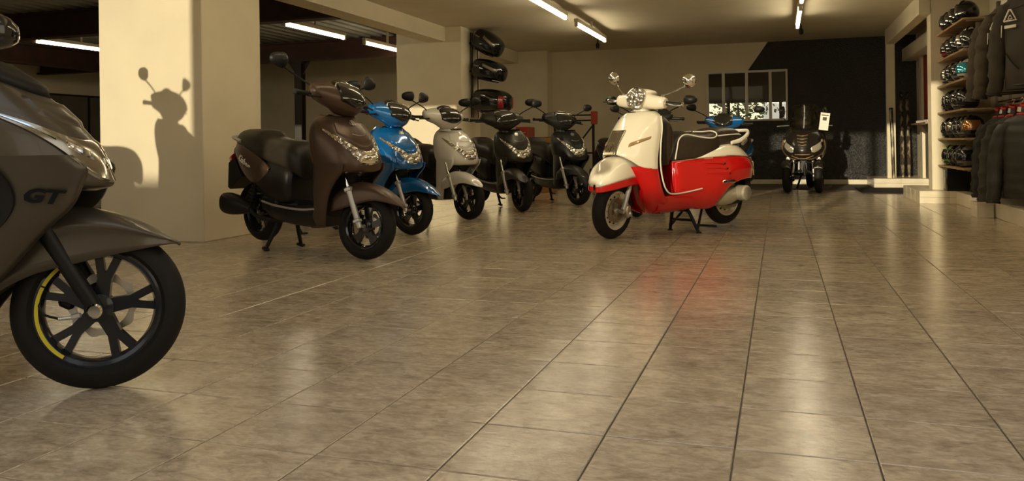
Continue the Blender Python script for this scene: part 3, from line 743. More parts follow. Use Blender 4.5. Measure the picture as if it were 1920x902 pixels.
    B(MB().stations('x', [(-.985, 0, .628, .05, .025, .025, 3), (-.97, 0, .63, .085, .035, .034, 3), (-.93, 0, .64, .092, .04, .038, 3)], 18), 'rear_light', REDLENS)
    mb = MB(); g = [[(-.90, s_ * .085, .64), (-.985, s_ * .085, .60), (-.985, s_ * .088, .40), (-.955, s_ * .088, .385), (-.80, s_ * .085, .50)] for s_ in (-1, 1)]
    mb.add(g[0] + g[1], [(0, 1, 2, 3, 4), (9, 8, 7, 6, 5)] + [(i, (i + 1) % 5, 5 + (i + 1) % 5, 5 + i) for i in range(5)])
    B(mb, 'plate_carrier', SATBLK, bevel=.006)
    # engine, swing arm, exhaust, shock absorber, rear hugger
    mb = MB().stations('x', [(-.80, .105, .235, .045, .07, .07, 3), (-.66, .105, .24, .055, .085, .085, 3), (-.4, .105, .265, .055, .075, .075, 3), (-.16, .10, .28, .05, .075, .07, 3), (-.10, .09, .28, .03, .05, .05, 3)], 20, 14)
    B(mb, 'transmission_case', SATBLK)
    mb = MB().stations('x', [(-.46, 0, .29, .085, .085, .08, 3), (-.34, 0, .30, .12, .10, .09, 3), (-.18, 0, .30, .12, .09, .09, 3), (-.08, 0, .29, .08, .07, .07, 3)], 20, 10); mb.box((-.35, -.11, .32), (.2, .06, .12), None, .02)
    B(mb, 'engine_block', SATBLK)
    ex = B(MB().stations('x', [(-.84, -.195, .300, .045, .052, .052, 2.6), (-.83, -.195, .298, .062, .074, .074, 2.6), (-.775, -.193, .292, .070, .082, .082, 2.7), (-.69, -.185, .285, .064, .074, .074, 2.7), (-.61, -.172, .275, .046, .052, .052, 2.5), (-.54, -.165, .262, .022, .024, .024, 2)], 24, 20), 'exhaust', SATBLK)
    MB().tube([(-.55, -.165, .262), (-.45, -.15, .21), (-.25, -.10, .20), (-.14, -.05, .24)], .016, 10, res=14).build('exhaust_pipe', SATBLK, ex)
    MB().stations('x', [(-.80, -.250, .325, .014, .035, .035, 3), (-.73, -.243, .312, .014, .03, .03, 3)], 16, 5).build('heat_shield', P_BLACK, ex)
    mb = MB().tube([(-.60, -.135, .27), (-.50, -.125, .55)], .011, 8)
    for k in range(9):
        c = Vector((-.588, -.134, .30)).lerp(Vector((-.51, -.126, .52)), k / 8); mb.lathe([(.020, -.006), (.027, 0), (.020, .006)], o=c, ax=(.09, 0, .28), n=12)
    B(mb, 'rear_shock', SATBLK)
    g = []
    for a in np.linspace(rad(20), rad(128), 12):
        rr = R + .022; g.append([(RX - rr * math.cos(a) * 1.0, y, R + rr * math.sin(a) - abs(y) * .25) for y in (-.07, -.045, 0, .045, .07)])
    B(MB().grid(np.array(g)), 'rear_hugger', SATBLK, solid=.004)
    # centre stand
    mb = MB()
    for s_ in (-1, 1):
        mb.tube([(-.30, s_ * .085, .20), (-.315, s_ * .105, .12), (-.345, s_ * .155, -.012)], [.018, .017, .014], 10, res=8)
        mb.box((-.35, s_ * .158, -.020), (.065, .04, .022), (0, .15, s_ * .2), .006)
    mb.tube([(-.30, -.09, .19), (-.30, .09, .19)], .016, 10); mb.tube([(-.31, .10, .13), (-.36, .17, .07), (-.40, .215, .058)], .011, 8, res=8); mb.box((-.40, .222, .058), (.05, .05, .014), None, .004)
    B(mb, 'centre_stand', SATBLK)
    # handlebar cowl, neck, fly screen
    HX = -.095
    BH = lambda mb, n, m, **k: B(mb.xf(Matrix.Translation((HX, 0, 0))), n, m, **k)
    steer.append(BH(MB().stations('z', [(.955, .405, 0, .065, .062, .062, 2.4), (.99, .40, 0, .060, .058, .058, 2.4), (1.03, .395, 0, .072, .085, .085, 2.5), (1.06, .39, 0, .08, .10, .10, 2.6)], 22, 10), 'steering_neck', paint))
    S2 = Surf([[(.32, .262, 1.165), (.34, .262, 1.180), (.365, .165, 1.205), (.385, .08, 1.212), (.39, 0, 1.214)],
               [(.335, .285, 1.138), (.39, .272, 1.148), (.435, .175, 1.165), (.475, .085, 1.168), (.488, 0, 1.168)],
               [(.345, .278, 1.098), (.405, .262, 1.100), (.468, .172, 1.098), (.522, .085, 1.095), (.538, 0, 1.095)],
               [(.355, .225, 1.060), (.40, .212, 1.052), (.458, .150, 1.038), (.510, .078, 1.028), (.524, 0, 1.026)],
               [(.365, .150, 1.035), (.395, .140, 1.022), (.42, .105, .995), (.455, .06, .982), (.466, 0, .98)]])
    S2.rows[..., 0] += HX
    steer.append(B(MB().grid(S2.grid(40, 22)), 'handlebar_cowl', paint, solid=.004, ang=50))
    mb = MB().stations('y', [(-.26, .35, 1.11, .022, .03, .03, 2.5), (-.2, .36, 1.11, .05, .05, .05, 2.5), (0, .37, 1.11, .07, .075, .06, 2.5), (.2, .36, 1.11, .05, .05, .05, 2.5), (.26, .35, 1.11, .022, .03, .03, 2.5)], 18, 12)
    steer.append(BH(mb, 'instrument_panel', SATBLK))
    scr = B(S2.patch(MB(), (.30, .70), lambda t: .01 + .02 * half(t) ** 2, lambda t: .70 - .12 * half(t) ** 1.6, .018, 30, 10), 'fly_screen', SMOKE, ang=60)
    g = []
    for t in np.linspace(0, 1, 22):
        u = .315 + .37 * t; b0 = S2.P(u, .05) + np.array([.012, 0, .004]); q = 1 - half(t) ** 2.6
        g.append([b0, b0 + np.array([-.016, 0, .016 * q]), b0 + np.array([-.040, 0, .034 * q])])
    MB().grid(np.array(g)).build('screen_lip', SMOKE, scr, solid=.003)
    for s_ in (-1, 1):
        S2.patch(MB(), (.5 + s_ * .12, .5 + s_ * .20), lambda t: .05 + .07 * t, lambda t: .12 + .12 * t, .021, 8, 3).build('screen_edge_trim', ALU, scr)
    steer.append(scr)
    # bar ends, levers, mirrors
    for s_ in (-1, 1):
        gr = BH(MB().tube([(.345, s_ * .245, 1.105), (.325, s_ * .37, 1.10), (.320, s_ * .395, 1.10)], [.0165, .0165, .019], 12), 'grip', SATBLK)
        MB().stations('y', [(s_ * .395, .320, 1.10, .02, .02, .02, 2), (s_ * .405, .319, 1.10, .021, .021, .021, 2), (s_ * .411, .319, 1.10, .015, .015, .015, 2)], 12).xf(Matrix.Translation((HX, 0, 0))).build('bar_end', SATBLK, gr)
        steer.append(gr)
        lv = BH(MB().tube([(.395, s_ * .215, 1.095), (.425, s_ * .27, 1.085), (.415, s_ * .33, 1.08), (.405, s_ * .375, 1.078)], [.010, .008, .006, .007], 8, res=12, flat=((0, 0, 1), .6)), 'brake_lever', SATBLK)
        steer.append(lv)
        steer.append(BH(MB().box((.365, s_ * .225, 1.108), (.055, .05, .05), None, .01), 'switch_block', SATBLK))
        mh = mirror(root, (.362 + HX, s_ * .205, 1.135), (.02 + mir[0] + HX, s_ * (mir[1] - .175), 1.20), (mir[0] + HX, s_ * mir[1], mir[2]), (-1, s_ * -.12, .06), (.155, .10, .045))
        steer.append(mh); steer.append([o for o in root.children if o.name.startswith('mirror_stem')][-1])
    root['steer_parts'] = 0
    for o in steer: o['steered'] = 1
    return root

def steer_by(root, ang, head=(.30, .98), foot=(.62, .30)):
    """turn bars, fork and front wheel of one scooter about its steering axis"""
    a = Vector((head[0], 0, head[1])); d = (a - Vector((foot[0], 0, foot[1]))).normalized()
    M = Matrix.Translation(a) @ Matrix.Rotation(ang, 4, d) @ Matrix.Translation(-a)
    for ch in root.children:
        if ch.get('steered'): ch.matrix_basis = M @ Matrix.Translation(ch.location)
def place(root, front, heading, pitch=0.0, fx=.62):
    """stand the scooter with its front contact point at a floor position, nose along heading (degrees)"""
    h = rad(heading); root.rotation_euler = (0, pitch, h)
    root.rotation_mode = 'XYZ'
    off = Euler((0, pitch, h)).to_matrix() @ Vector((fx, 0, 0))
    root.location = (front[0] - off[0], front[1] - off[1], -off[2])

city = city_scooter(P_BROWN, (.25, .475, 1.262)); city2 = city_scooter(P_BROWN)
PITCH = math.atan(.05 / 1.24)
ROW = 'city scooters parked in a row'
fleet = [((-2.71, 5.02), -21, 15, None, 'matt brown city scooter with lettering on its tail, nearest of the row', ),
         ((-3.06, 6.49), -24, 10, {'matt_brown_paint': P_BLUE}, 'bright blue city scooter parked beside the matt brown one'),
         ((-3.08, 7.91), -30, 4, {'matt_brown_paint': P_WHITE}, 'pearl white city scooter parked next to the bright blue one'),
         ((-2.83, 8.96), -46, 0, {'matt_brown_paint': P_GREY}, 'dark grey-green city scooter parked next to the white one'),
         ((-2.41, 10.0), -44, 8, {'matt_brown_paint': P_BLACK}, 'charcoal city scooter in front of the orange cardboard box')]
bikes = []
for i, (fp, hd, stv, rc, lab) in enumerate(fleet):
    b = (city, city2)[i] if i < 2 else copy_tree(city2)
    b.scale = (1, 1, 1) if i == 0 else (.95, .95, .95)
    place(b, fp, hd, PITCH, .62 * b.scale[0]); bikes.append(b)
    tag(b, lab, 'scooter', ROW)
    if rc: recolour(b, rc)
    steer_by(b, rad(stv))
# script lettering on the brown one's tail panels
vs, fs = text_mesh('Kisbee', .062, .35, .0008, .0012)
for s_ in (-1, 1):
    pts = []
    for x, y, z in vs:
        px = -.605 + (-s_) * x * 1.05 if s_ > 0 else -.605 + x * 1.05
        pz = .628 + y - (px + .605) * .42
        t = (px + .955) / .61; ym = .186 if px > -.66 else .186 - (.66 + px) * -.25
        pts.append((px, s_ * (ym + .012 - abs(pz - .61) * .30 + z), pz))
    MB().add(pts, fs).build('lettering', mat('silver_lettering', (.7, .67, .6), .4), city)
# ---------------------------------------------------------------- red and white retro scooter
P_CREAM = mat('cream_paint', (.74, .68, .54), .18, coat=.8)
P_RED = mat('signal_red_paint', (.50, .004, .004), .20, coat=.6)
SEATB = noise_col('dark_brown_leatherette', (.026, .017, .011), (.034, .022, .014), 18, .36, bump=.06, bscale=200)
PIPING = mat('white_piping', (.68, .64, .54), .45)
CREAM_RIM = mat('cream_rim', (.66, .60, .46), .35)
ENGM = mat('beige_engine_cover', (.38, .34, .25), .38, metal=.3)

def retro_scooter():
    root = empty('retro_scooter')
    B = lambda mb, n, m, **k: mb.build(n, m, root, **k)
    FX, RX, R = .665, -.665, .236
    steer = []; half = lambda t: abs(2 * t - 1)
    def disc_wheel(name, x):
        w = .118; rr = .152
        prof = [(rr + .004, -w * .36)] + [(R - w * .5 + w * .5 * math.cos(t * 1.62), w * .5 * math.sin(t * 1.62)) for t in np.linspace(-1, 1, 15)] + [(rr + .004, w * .36)]
        ty = MB().lathe(prof, n=56).build(name, TYRE, root, ang=50); ty.location = (x, 0, R)
        mb = MB().lathe([(rr + .008, w * .36), (rr + .004, w * .42), (rr - .008, w * .40), (rr - .016, w * .28), (rr - .022, .008), (.110, .014), (.090, .022), (.075, .022), (.05, .010),
                         (.05, -.010), (.075, -.022), (.090, -.022), (.110, -.014), (rr - .022, -.008), (rr - .016, -w * .28), (rr - .008, -w * .40), (rr + .004, -w * .42), (rr + .008, -w * .36)], n=44)
        rm = mb.build('rim', CREAM_RIM, ty, ang=30)
        mb = MB()
        for k in range(12):
            for s_ in (-1, 1):
                a = 2 * PI * k / 12; mb.lathe([(0, .0255), (.0085, .0255), (.0085, .012)], o=(.106 * math.cos(a), s_ * -.006, .106 * math.sin(a)), ax=(0, s_, 0), n=10)
        mb.build('rim_holes', SATBLK, ty)
        mb = MB().lathe([(0, -.050), (.028, -.050), (.034, -.03), (.034, .03), (.028, .050), (0, .050)], n=20)
        mb.build('hub', ALU, ty)
        mb = MB()
        for s_ in ((1,) if x > 0 else (1,)):
            g = [[(r * math.cos(a), y, r * math.sin(a)) for r, y in ((.064, .036), (.100 + .003 * math.cos(14 * a), .036), (.100 + .003 * math.cos(14 * a), .040), (.064, .040))] for a in np.linspace(0, 2 * PI, 70, endpoint=False)]
            mb.grid(np.array(g), cu=True, cv=True)
            for k in range(6): a = 2 * PI * k / 6; mb.tube([(.028 * math.cos(a), .038, .028 * math.sin(a)), (.068 * math.cos(a + .35), .038, .068 * math.sin(a + .35))], .006, 6)
        mb.build('brake_disc', mat('bronze_disc', (.34, .28, .19), .35, metal=.8), ty)
        return ty
    steer.append(disc_wheel('front_wheel', FX)); disc_wheel('rear_wheel', RX)
    # mudguard: cream dome over a red skirt
    def guard(rows, lo):
        out = []
        for (x, zt, hw, zm, zb) in rows:
            h = [(x, hw * 1.01, zb), (x, hw, zb + (zm - zb) * .5), (x, hw * .985, zm)] if lo else [(x, hw * .985, zm), (x, hw * .93, zm + (zt - zm) * .42), (x, hw * .74, zm + (zt - zm) * .76), (x, hw * .40, zm + (zt - zm) * .95), (x, 0, zt)]
            out.append(h)
        return out
    GR = [(.30, .54, .115, .470, .425), (.42, .625, .140, .500, .448), (.56, .672, .152, .512, .452), (.69, .668, .150, .505, .444), (.80, .624, .132, .488, .430), (.868, .562, .098, .470, .416), (.905, .505, .055, .452, .404), (.918, .462, .012, .446, .400)]
    rows = [[*r, *[(a, -b, c) for a, b, c in r[-2::-1]]] for r in guard(GR, 0)]
    steer.append(B(MB().grid(crn(np.array([crn(r, 29) for r in rows]), 34)), 'front_mudguard', P_CREAM, solid=.004, ang=60))
    mb = MB()
    for s_ in (-1, 1): mb.grid(crn(np.array([crn([(a, b * s_, c) for a, b, c in r], 7) for r in guard(GR, 1)]), 34))
    steer.append(B(mb, 'mudguard_skirt', P_RED, solid=.004))
    mb = MB()
    for s_ in (-1, 1): mb.tube([(r[0], s_ * r[2] * .995, r[3]) for r in GR], .0035, 6, res=30)
    steer.append(B(mb, 'mudguard_trim', CHROME))
    # leading-link fork leg and caliper on the left
    mb = MB().tube([(.545, .098, .50), (.660, .098, .225)], .020, 12); mb.tube([(.545, -.098, .50), (.660, -.098, .225)], .020, 12); steer.append(B(mb, 'fork_leg', SILVER))
    mb = MB().box((.575, .088, .225), (.07, .04, .10), (0, .3, 0), .012); mb.box((.565, .095, .205), (.04, .05, .04), None, .01); mb.cyl((.665, -.07, R), (.665, .115, R), .018, 12)
    steer.append(B(mb, 'brake_caliper', ALU))
    # front shield, cream: neck down to the red line
    S = Surf([[(.27, .125, 1.03), (.31, .128, 1.03), (.37, .10, 1.03), (.405, .05, 1.03), (.416, 0, 1.03)],
              [(.28, .190, .985), (.335, .192, .985), (.42, .142, .985), (.468, .072, .982), (.482, 0, .98)],
              [(.305, .222, .89), (.37, .224, .89), (.485, .170, .885), (.557, .088, .875), (.577, 0, .87)],
              [(.335, .228, .77), (.405, .232, .77), (.532, .186, .77), (.626, .098, .76), (.657, 0, .755)],
              [(.36, .228, .66), (.425, .232, .66), (.550, .196, .668), (.645, .126, .685), (.690, 0, .695)],
              [(.365, .226, .555), (.425, .230, .56), (.535, .200, .585), (.610, .155, .640), (.665, 0, .690)]])
    B(MB().grid(S.grid(52, 34)), 'front_shield', P_CREAM, solid=.005, ang=55)
    # emblem grille: narrow at the bottom, ribbed, with a lion badge
    lo = lambda t: .40 - .02 * half(t) ** 2; hi = lambda t: .865 - .02 * half(t)
    def gu(w, t): return .5 + (t - .5) * 2 * w
    gm = MB(); rows = []
    for vv in np.linspace(.40, .84, 16):
        w = .105 - (.105 - .06) * ((vv - .40) / .44)
        rows.append([S.P(gu(w, t), vv) + S.N(gu(w, t), vv) * S.orient() * .006 for t in np.linspace(0, 1, 15)])
    gr = B(gm.grid(np.array(rows)), 'emblem_grille', mat('bronze_grille', (.10, .078, .05), .3, metal=.6), solid=.01)
    for k in range(11):
        t = (k + .5) / 11; pts = []
        for vv in np.linspace(.415, .825, 8):
            w = .101 - (.101 - .057) * ((vv - .40) / .44); pts.append(S.P(gu(w, t), vv) + S.N(gu(w, t), vv) * S.orient() * .008)
        MB().tube(pts, .0022, 5).build('grille_bar', mat('dull_gold', (.32, .26, .16), .35, metal=.8), gr)
    fr = []
    for vv in np.linspace(.40, .84, 12): w = .107 - .045 * ((vv - .40) / .44); fr.append(S.P(gu(w, 0), vv) + S.N(gu(w, 0), vv) * S.orient() * .007)
    fr2 = []
    for vv in np.linspace(.84, .40, 12): w = .107 - .045 * ((vv - .40) / .44); fr2.append(S.P(gu(w, 1), vv) + S.N(gu(w, 1), vv) * S.orient() * .007)
    MB().tube(fr + fr2 + fr[:1], .004, 6).build('grille_rim', mat('satin_nickel', (.5, .46, .38), .25, metal=.9), gr)
    p = S.P(.5, .62); nv = S.N(.5, .62) * S.orient(); up = np.array([-nv[2], 0, nv[0]]); up /= np.linalg.norm(up); up = up if up[2] > 0 else -up
    MB().prism(LION, .005, lambda a, b, t: tuple(p + nv * (.014 + t) + np.array([0, 1, 0]) * a * .085 + up * b * .105)).build('emblem', CHROME, gr)
    for s_ in (0, 1):
        us = (.155, .33) if s_ == 0 else (.845, .67)
        S.patch(MB(), us, lambda t: .50 + .075 * t, lambda t: .545 + .115 * t, .008, 14, 4).build('indicator', AMBER, root)
    B(MB().tube([S.P(u, .03) + S.N(u, .03) * S.orient() * .003 for u in np.linspace(.40, .60, 9)], .004, 6), 'shield_slot', SATBLK)
    # red lower shield with side wings running into the floor
    for s_ in (-1, 1):
        g = []
        for z, xr, xm, xf, w in ((.585, .352, .46, .60, .226), (.545, .350, .45, .575, .229), (.48, .335, .42, .52, .226), (.40, .31, .38, .465, .219), (.33, .27, .34, .43, .208), (.26, .20, .29, .40, .192), (.205, .12, .24, .37, .165), (.180, .08, .20, .33, .125)):
            ring = [(xr, w - .06, z), (xr - .004, w - .012, z), ((xr + xm) / 2, w, z), (xm, w - .004, z), (xf - .03, w - .042, z), (xf, w - .085, z), (xf - .014, w - .10, z), (xm, w - .03, z)]
            g.append([(a, b * s_, c) for a, b, c in crn(np.array(ring + ring[:1]), 28)[:-1]])
        B(MB().grid(crn(np.array(g), 24), cv=True, capu=True), 'lower_shield', P_RED, ang=50)
    g = []
    for z, x, w in ((.69, .54, .15), (.60, .455, .165), (.48, .40, .165), (.36, .37, .15), (.25, .34, .13), (.18, .30, .10)):
        g.append([(x - .05, w + .02, z), (x, w * .7, z), (x + .012, 0, z), (x, -w * .7, z), (x - .05, -w - .02, z)])
    B(MB().grid(crn(np.array([crn(r, 13) for r in g]), 14)), 'wheel_arch_liner', P_RED, solid=.006)
    g = []
    for z, x, w in ((1.03, .265, .125), (.985, .265, .190), (.89, .265, .222), (.70, .285, .226), (.55, .29, .22), (.42, .265, .205), (.35, .22, .19)):
        g.append([(x + .02, w, z), (x - .015, w * .78, z), (x - .055 if z > .6 else x - .02, 0, z), (x - .015, -w * .78, z), (x + .02, -w, z)])
    B(MB().grid(crn(np.array([crn(r, 17) for r in g]), 20)), 'inner_shield', SATBLK, solid=.008)
    # glovebox: bulging dark cover behind the shield with pale piping
    mb = MB().stations('z', [(.58, .215, 0, .07, .165, .165, 3), (.72, .19, 0, .10, .19, .19, 3), (.88, .19, 0, .10, .185, .185, 3), (.965, .21, 0, .07, .15, .15, 3), (1.0, .23, 0, .03, .10, .10, 3)], 22, 12)
    gb = B(mb, 'glovebox', SEATB)
    # white edge piping round the leg shield and along the floor
    for s_ in (-1, 1):
        B(MB().tube([(.285, s_ * .20, .985), (.306, s_ * .229, .89), (.332, s_ * .236, .77), (.345, s_ * .236, .60), (.322, s_ * .235, .46), (.272, s_ * .226, .375), (.20, s_ * .216, .342), (.05, s_ * .212, .343), (-.16, s_ * .214, .362)], .0065, 8, res=44), 'shield_piping', PIPING)
    # floor tunnel and red body side
    mb = MB().stations('x', [(-.30, 0, .27, .150, .07, .09, 4), (-.18, 0, .265, .185, .075, .08, 4), (.05, 0, .262, .200, .075, .08, 4), (.20, 0, .265, .202, .072, .08, 4), (.33, 0, .27, .18, .07, .08, 4)], 26, 16)
    B(mb, 'floor_board', P_RED)
    mb = MB()
    for k in range(3): mb.bx(-.02, .26, .05 + k * .05, .07 + k * .05, .335, .345, .003); mb.bx(-.02, .26, -.07 - k * .05, -.05 - k * .05, .335, .345, .003)
    B(mb, 'floor_mat_ribs', SATBLK)
    for s_ in (-1, 1):
        g = []
        for x, zt, zb, yt, ym, yb in ((.115, .60, .33, .130, .150, .150), (.06, .605, .25, .165, .185, .185), (-.10, .612, .20, .180, .200, .185), (-.28, .618, .185, .205, .222, .18), (-.36, .622, .215, .214, .232, .186), (-.44, .624, .30, .220, .240, .205), (-.54, .622, .372, .222, .242, .215),
                                      (-.68, .616, .405, .214, .236, .210), (-.79, .600, .412, .190, .212, .190), (-.88, .570, .408, .150, .168, .150), (-.94, .525, .405, .085, .095, .085), (-.96, .49, .41, .02, .025, .02)):
            ring = [(x, yt, zt), (x, ym, zt - (zt - zb) * .30), (x, ym + .002, zt - (zt - zb) * .55), (x, (ym + yb) / 2, zt - (zt - zb) * .82), (x, yb, zb), (x, yb - .03, zb + .006)]
            g.append([(a, b * s_, c) for a, b, c in crn(np.array(ring), 20)])
        bs = B(MB().grid(crn(np.array(g), 40)), 'body_side', P_RED, solid=.005, ang=55)
        for k in range(3):   # cooling louvres
            z = .572 - k * .045; x1 = -.40 - k * .035
            MB().tube([(-.20 - k * .01, s_ * .2215, z + .002), (-.32, s_ * .238, z), (x1, s_ * .2455, z - .006)], [.002, .006, .010], 8, res=10, flat=((0, 1, 0), 1.0)).build('louvre', P_RED, bs)
            MB().box((x1 - .012, s_ * .243, z - .010), (.03, .012, .018), None, .004).build('louvre_slot', SATBLK, bs)
        MB().box((-.47, s_ * .241, .405), (.155, .010, .026), (0, 0, s_ * -.03), .004).build('name_plate', CHROME, bs)
        MB().box((-.47, s_ * .2465, .405), (.145, .003, .019), (0, 0, s_ * -.03), .001).build('name_plate_field', SATBLK, bs)
        vs, fs = text_mesh('DJANGO', .020, .0, .0006, .0004)
        MB().add([(-.475 - s_ * x, s_ * (.2488 + z), .405 + y) for x, y, z in vs], fs).build('lettering', CHROME, bs)
        B(MB().tube([(.11, s_ * .132, .602), (-.10, s_ * .183, .614), (-.36, s_ * .217, .624), (-.54, s_ * .225, .624), (-.79, s_ * .193, .602), (-.895, s_ * .145, .567), (-.95, s_ * .08, .525)], .0045, 6, res=40), 'waist_trim', CHROME)
    B(MB().add([(.118, y, z) for y, z in ((-.15, .30), (.15, .30), (.15, .60), (-.15, .60))] + [(.06, y, z) for y, z in ((-.15, .30), (.15, .30), (.15, .60), (-.15, .60))], [(0, 1, 2, 3), (7, 6, 5, 4), (0, 4, 5, 1), (1, 5, 6, 2), (2, 6, 7, 3), (3, 7, 4, 0)]), 'seat_box_front', P_RED, bevel=.01)
    # cream tail
    g = []
    for x, hz, w in ((-.13, .012, .165), (-.22, .055, .198), (-.34, .105, .212), (-.50, .138, .218), (-.64, .150, .212), (-.75, .145, .190), (-.85, .110, .150), (-.91, .055, .105), (-.95, .012, .06)):
        zb = .612 if x > -.6 else .612 - (-.6 - x) * .20
        ring = [(x, w * math.cos(t), zb + hz * math.sin(t) ** .8 if math.sin(t) > 0 else zb) for t in np.linspace(0, PI, 25)]; g.append(ring)
    B(MB().grid(crn(np.array(g), 30)), 'tail_cowl', P_CREAM, solid=.005, ang=60)
    # seat: rider saddle with loop of piping, flatter pillion pad
    st = [(.135, 0, .60, .085, .06, .02, 2.6), (.11, 0, .62, .130, .135, .03, 2.9), (.04, 0, .625, .158, .20, .03, 3), (-.08, 0, .63, .174, .225, .03, 3), (-.26, 0, .65, .184, .185, .03, 3), (-.36, 0, .67, .182, .175, .03, 3), (-.44, 0, .69, .17, .175, .03, 3)]
    B(MB().stations('x', st, 34, 34), 'rider_saddle', SEATB, ang=60)
    st = [(-.40, 0, .72, .13, .10, .03, 3), (-.45, 0, .735, .155, .130, .03, 3), (-.55, 0, .74, .158, .138, .03, 3), (-.68, 0, .745, .150, .130, .03, 3), (-.78, 0, .75, .125, .105, .03, 2.8), (-.82, 0, .755, .08, .06, .02, 2.4)]
    B(MB().stations('x', st, 30, 26), 'pillion_pad', SEATB, ang=60)
    for s_ in (-1, 1):
        B(MB().tube([(.085, s_ * .150, .62), (.07, s_ * .163, .72), (.04, s_ * .160, .790), (-.04, s_ * .160, .825), (-.20, s_ * .166, .800), (-.33, s_ * .172, .785), (-.405, s_ * .166, .795), (-.43, s_ * .150, .825), (-.40, s_ * .120, .846), (-.30, s_ * .10, .842), (-.20, s_ * .095, .846)], .0060, 8, res=60), 'seat_piping', PIPING)
        B(MB().tube([(-.44, s_ * .150, .80), (-.58, s_ * .160, .808), (-.72, s_ * .148, .808), (-.80, s_ * .11, .80)], .0055, 8, res=24), 'pillion_piping', PIPING)
    # grab handle rising to the rear
    for s_ in (-1, 1):
        B(MB().tube([(-.60, s_ * .172, .735), (-.72, s_ * .175, .755), (-.84, s_ * .150, .800), (-.925, s_ * .085, .835), (-.94, 0, .838)], [.016, .020, .019, .016, .015], 10, res=22, flat=((0, 0, 1), .75)), 'grab_handle', PIPING)
    B(MB().tube([(-.80, .13, .72), (-.88, .10, .755), (-.89, 0, .755), (-.88, -.10, .755), (-.80, -.13, .72)], .016, 10, res=20), 'rack_tube', CHROME)
    # rear end
    rl = B(MB().stations('x', [(-.985, 0, .535, .06, .05, .05, 2.4), (-.97, 0, .535, .095, .075, .075, 2.6), (-.93, 0, .54, .12, .085, .08, 2.6)], 20), 'rear_light', REDLENS)
    for s_ in (-1, 1):
        MB().tube([(-.90, s_ * .150, .555), (-.925, s_ * .135, .49), (-.92, s_ * .140, .43)], .008, 8, res=8).build('light_trim', CHROME, rl)
    mb = MB().stations('x', [(-.95, 0, .36, .085, .075, .10, 5), (-.87, 0, .38, .095, .06, .10, 5)], 18); mb.bx(-.89, -.66, -.08, .08, .40, .44, .01); B(mb, 'rear_mudguard', SATBLK, bevel=.004)
    B(MB().box((-.97, 0, .37), (.02, .07, .07), None, .008), 'reflector', REDLENS)
    # engine
    mb = MB().stations('x', [(-.30, .06, .26, .09, .07, .07, 3), (-.45, .09, .27, .085, .085, .085, 3), (-.58, .10, .265, .075, .085, .085, 2.6), (-.70, .10, .275, .06, .07, .07, 2.4)], 22, 14)
    en = B(mb, 'engine_cover', ENGM)
    MB().lathe([(0, .235), (.055, .235), (.068, .222), (.070, .10), (.05, .08)], o=(-.72, 0, .285), n=26).build('engine_drum', ENGM, en)
    MB().lathe([(.052, .236), (.046, .240), (.0, .240)], o=(-.72, 0, .285), n=24).build('drum_cap', ALU, en)
    mb = MB().box((-.38, -.02, .24), (.30, .20, .14), None, .03); mb.tube([(-.55, .13, .20), (-.70, .14, .21), (-.78, .13, .235)], .02, 8); B(mb, 'engine_block', SATBLK)
    B(MB().stations('x', [(-.95, -.19, .32, .05, .06, .06, 2.4), (-.92, -.19, .32, .068, .078, .078, 2.6), (-.62, -.18, .29, .06, .068, .068, 2.6), (-.5, -.17, .26, .02, .02, .02, 2)], 20, 12), 'exhaust', SATBLK)
    B(MB().tube([(-.70, -.14, .28), (-.56, -.13, .60)], .022, 12), 'rear_shock', SATBLK)
    # centre stand: black trestle
    mb = MB()
    for s_ in (-1, 1):
        mb.tube([(-.10, s_ * .085, .175), (-.115, s_ * .10, .155), (-.15, s_ * .165, -.01)], [.016, .016, .014], 10, res=8); mb.tube([(-.30, s_ * .085, .20), (-.15, s_ * .16, .02)], .011, 8)
        mb.box((-.152, s_ * .167, -.020), (.05, .03, .02), None, .006)
    mb.tube([(-.10, -.09, .175), (-.10, .09, .175)], .015, 10); mb.tube([(-.13, -.13, .085), (-.13, .13, .085)], .011, 8); mb.tube([(-.14, .15, .05), (-.26, .21, .035), (-.30, .235, .03)], .011, 8)
    B(mb, 'centre_stand', SATBLK)
    n0 = set(root.children)
    # handlebar tube cowl with round headlamp
    mb = MB().stations('y', [(-.235, .435, 1.115, .020, .022, .022, 2), (-.225, .437, 1.115, .046, .046, .046, 2.2), (-.15, .45, 1.118, .056, .056, .058, 2.2), (-.06, .46, 1.125, .064, .070, .066, 2.2), (0, .462, 1.128, .066, .074, .068, 2.2), (.06, .46, 1.125, .064, .070, .066, 2.2), (.15, .45, 1.118, .056, .056, .058, 2.2), (.225, .437, 1.115, .046, .046, .046, 2.2), (.235, .435, 1.115, .020, .022, .022, 2)], 26, 36)
    steer.append(B(mb, 'handlebar_cowl', P_CREAM, ang=60))
    steer.append(B(MB().stations('z', [(1.02, .432, 0, .070, .085, .085, 2.3), (1.05, .432, 0, .060, .070, .070, 2.3), (1.09, .44, 0, .058, .085, .085, 2.3)], 22, 10), 'steering_neck', P_CREAM))
    n = Vector((.965, 0, .26)).normalized(); c = Vector((.475, 0, 1.135))
    hl = B(MB().lathe([(0, -.03), (.07, -.02), (.086, .02), (.089, .05), (.086, .058)], o=c, ax=n, n=34), 'headlamp_shell', P_CREAM)
    MB().lathe([(.080, .052), (.090, .050), (.093, .060), (.088, .068), (.080, .066)], o=c, ax=n, n=34, closed=True).build('headlamp_rim', CHROME, hl)
    MB().lathe([(0, .082), (.03, .080), (.06, .073), (.080, .062)], o=c, ax=n, n=34).build('headlamp_lens', LENS, hl)
    steer.append(hl)
    mb = MB().stations('x', [(.30, 0, 1.165, .05, .012, .02, 2.4), (.34, 0, 1.19, .085, .022, .03, 2.4), (.42, 0, 1.20, .09, .026, .03, 2.4), (.47, 0, 1.20, .06, .016, .03, 2.4)], 20, 10); steer.append(B(mb, 'instrument_hood', P_CREAM))
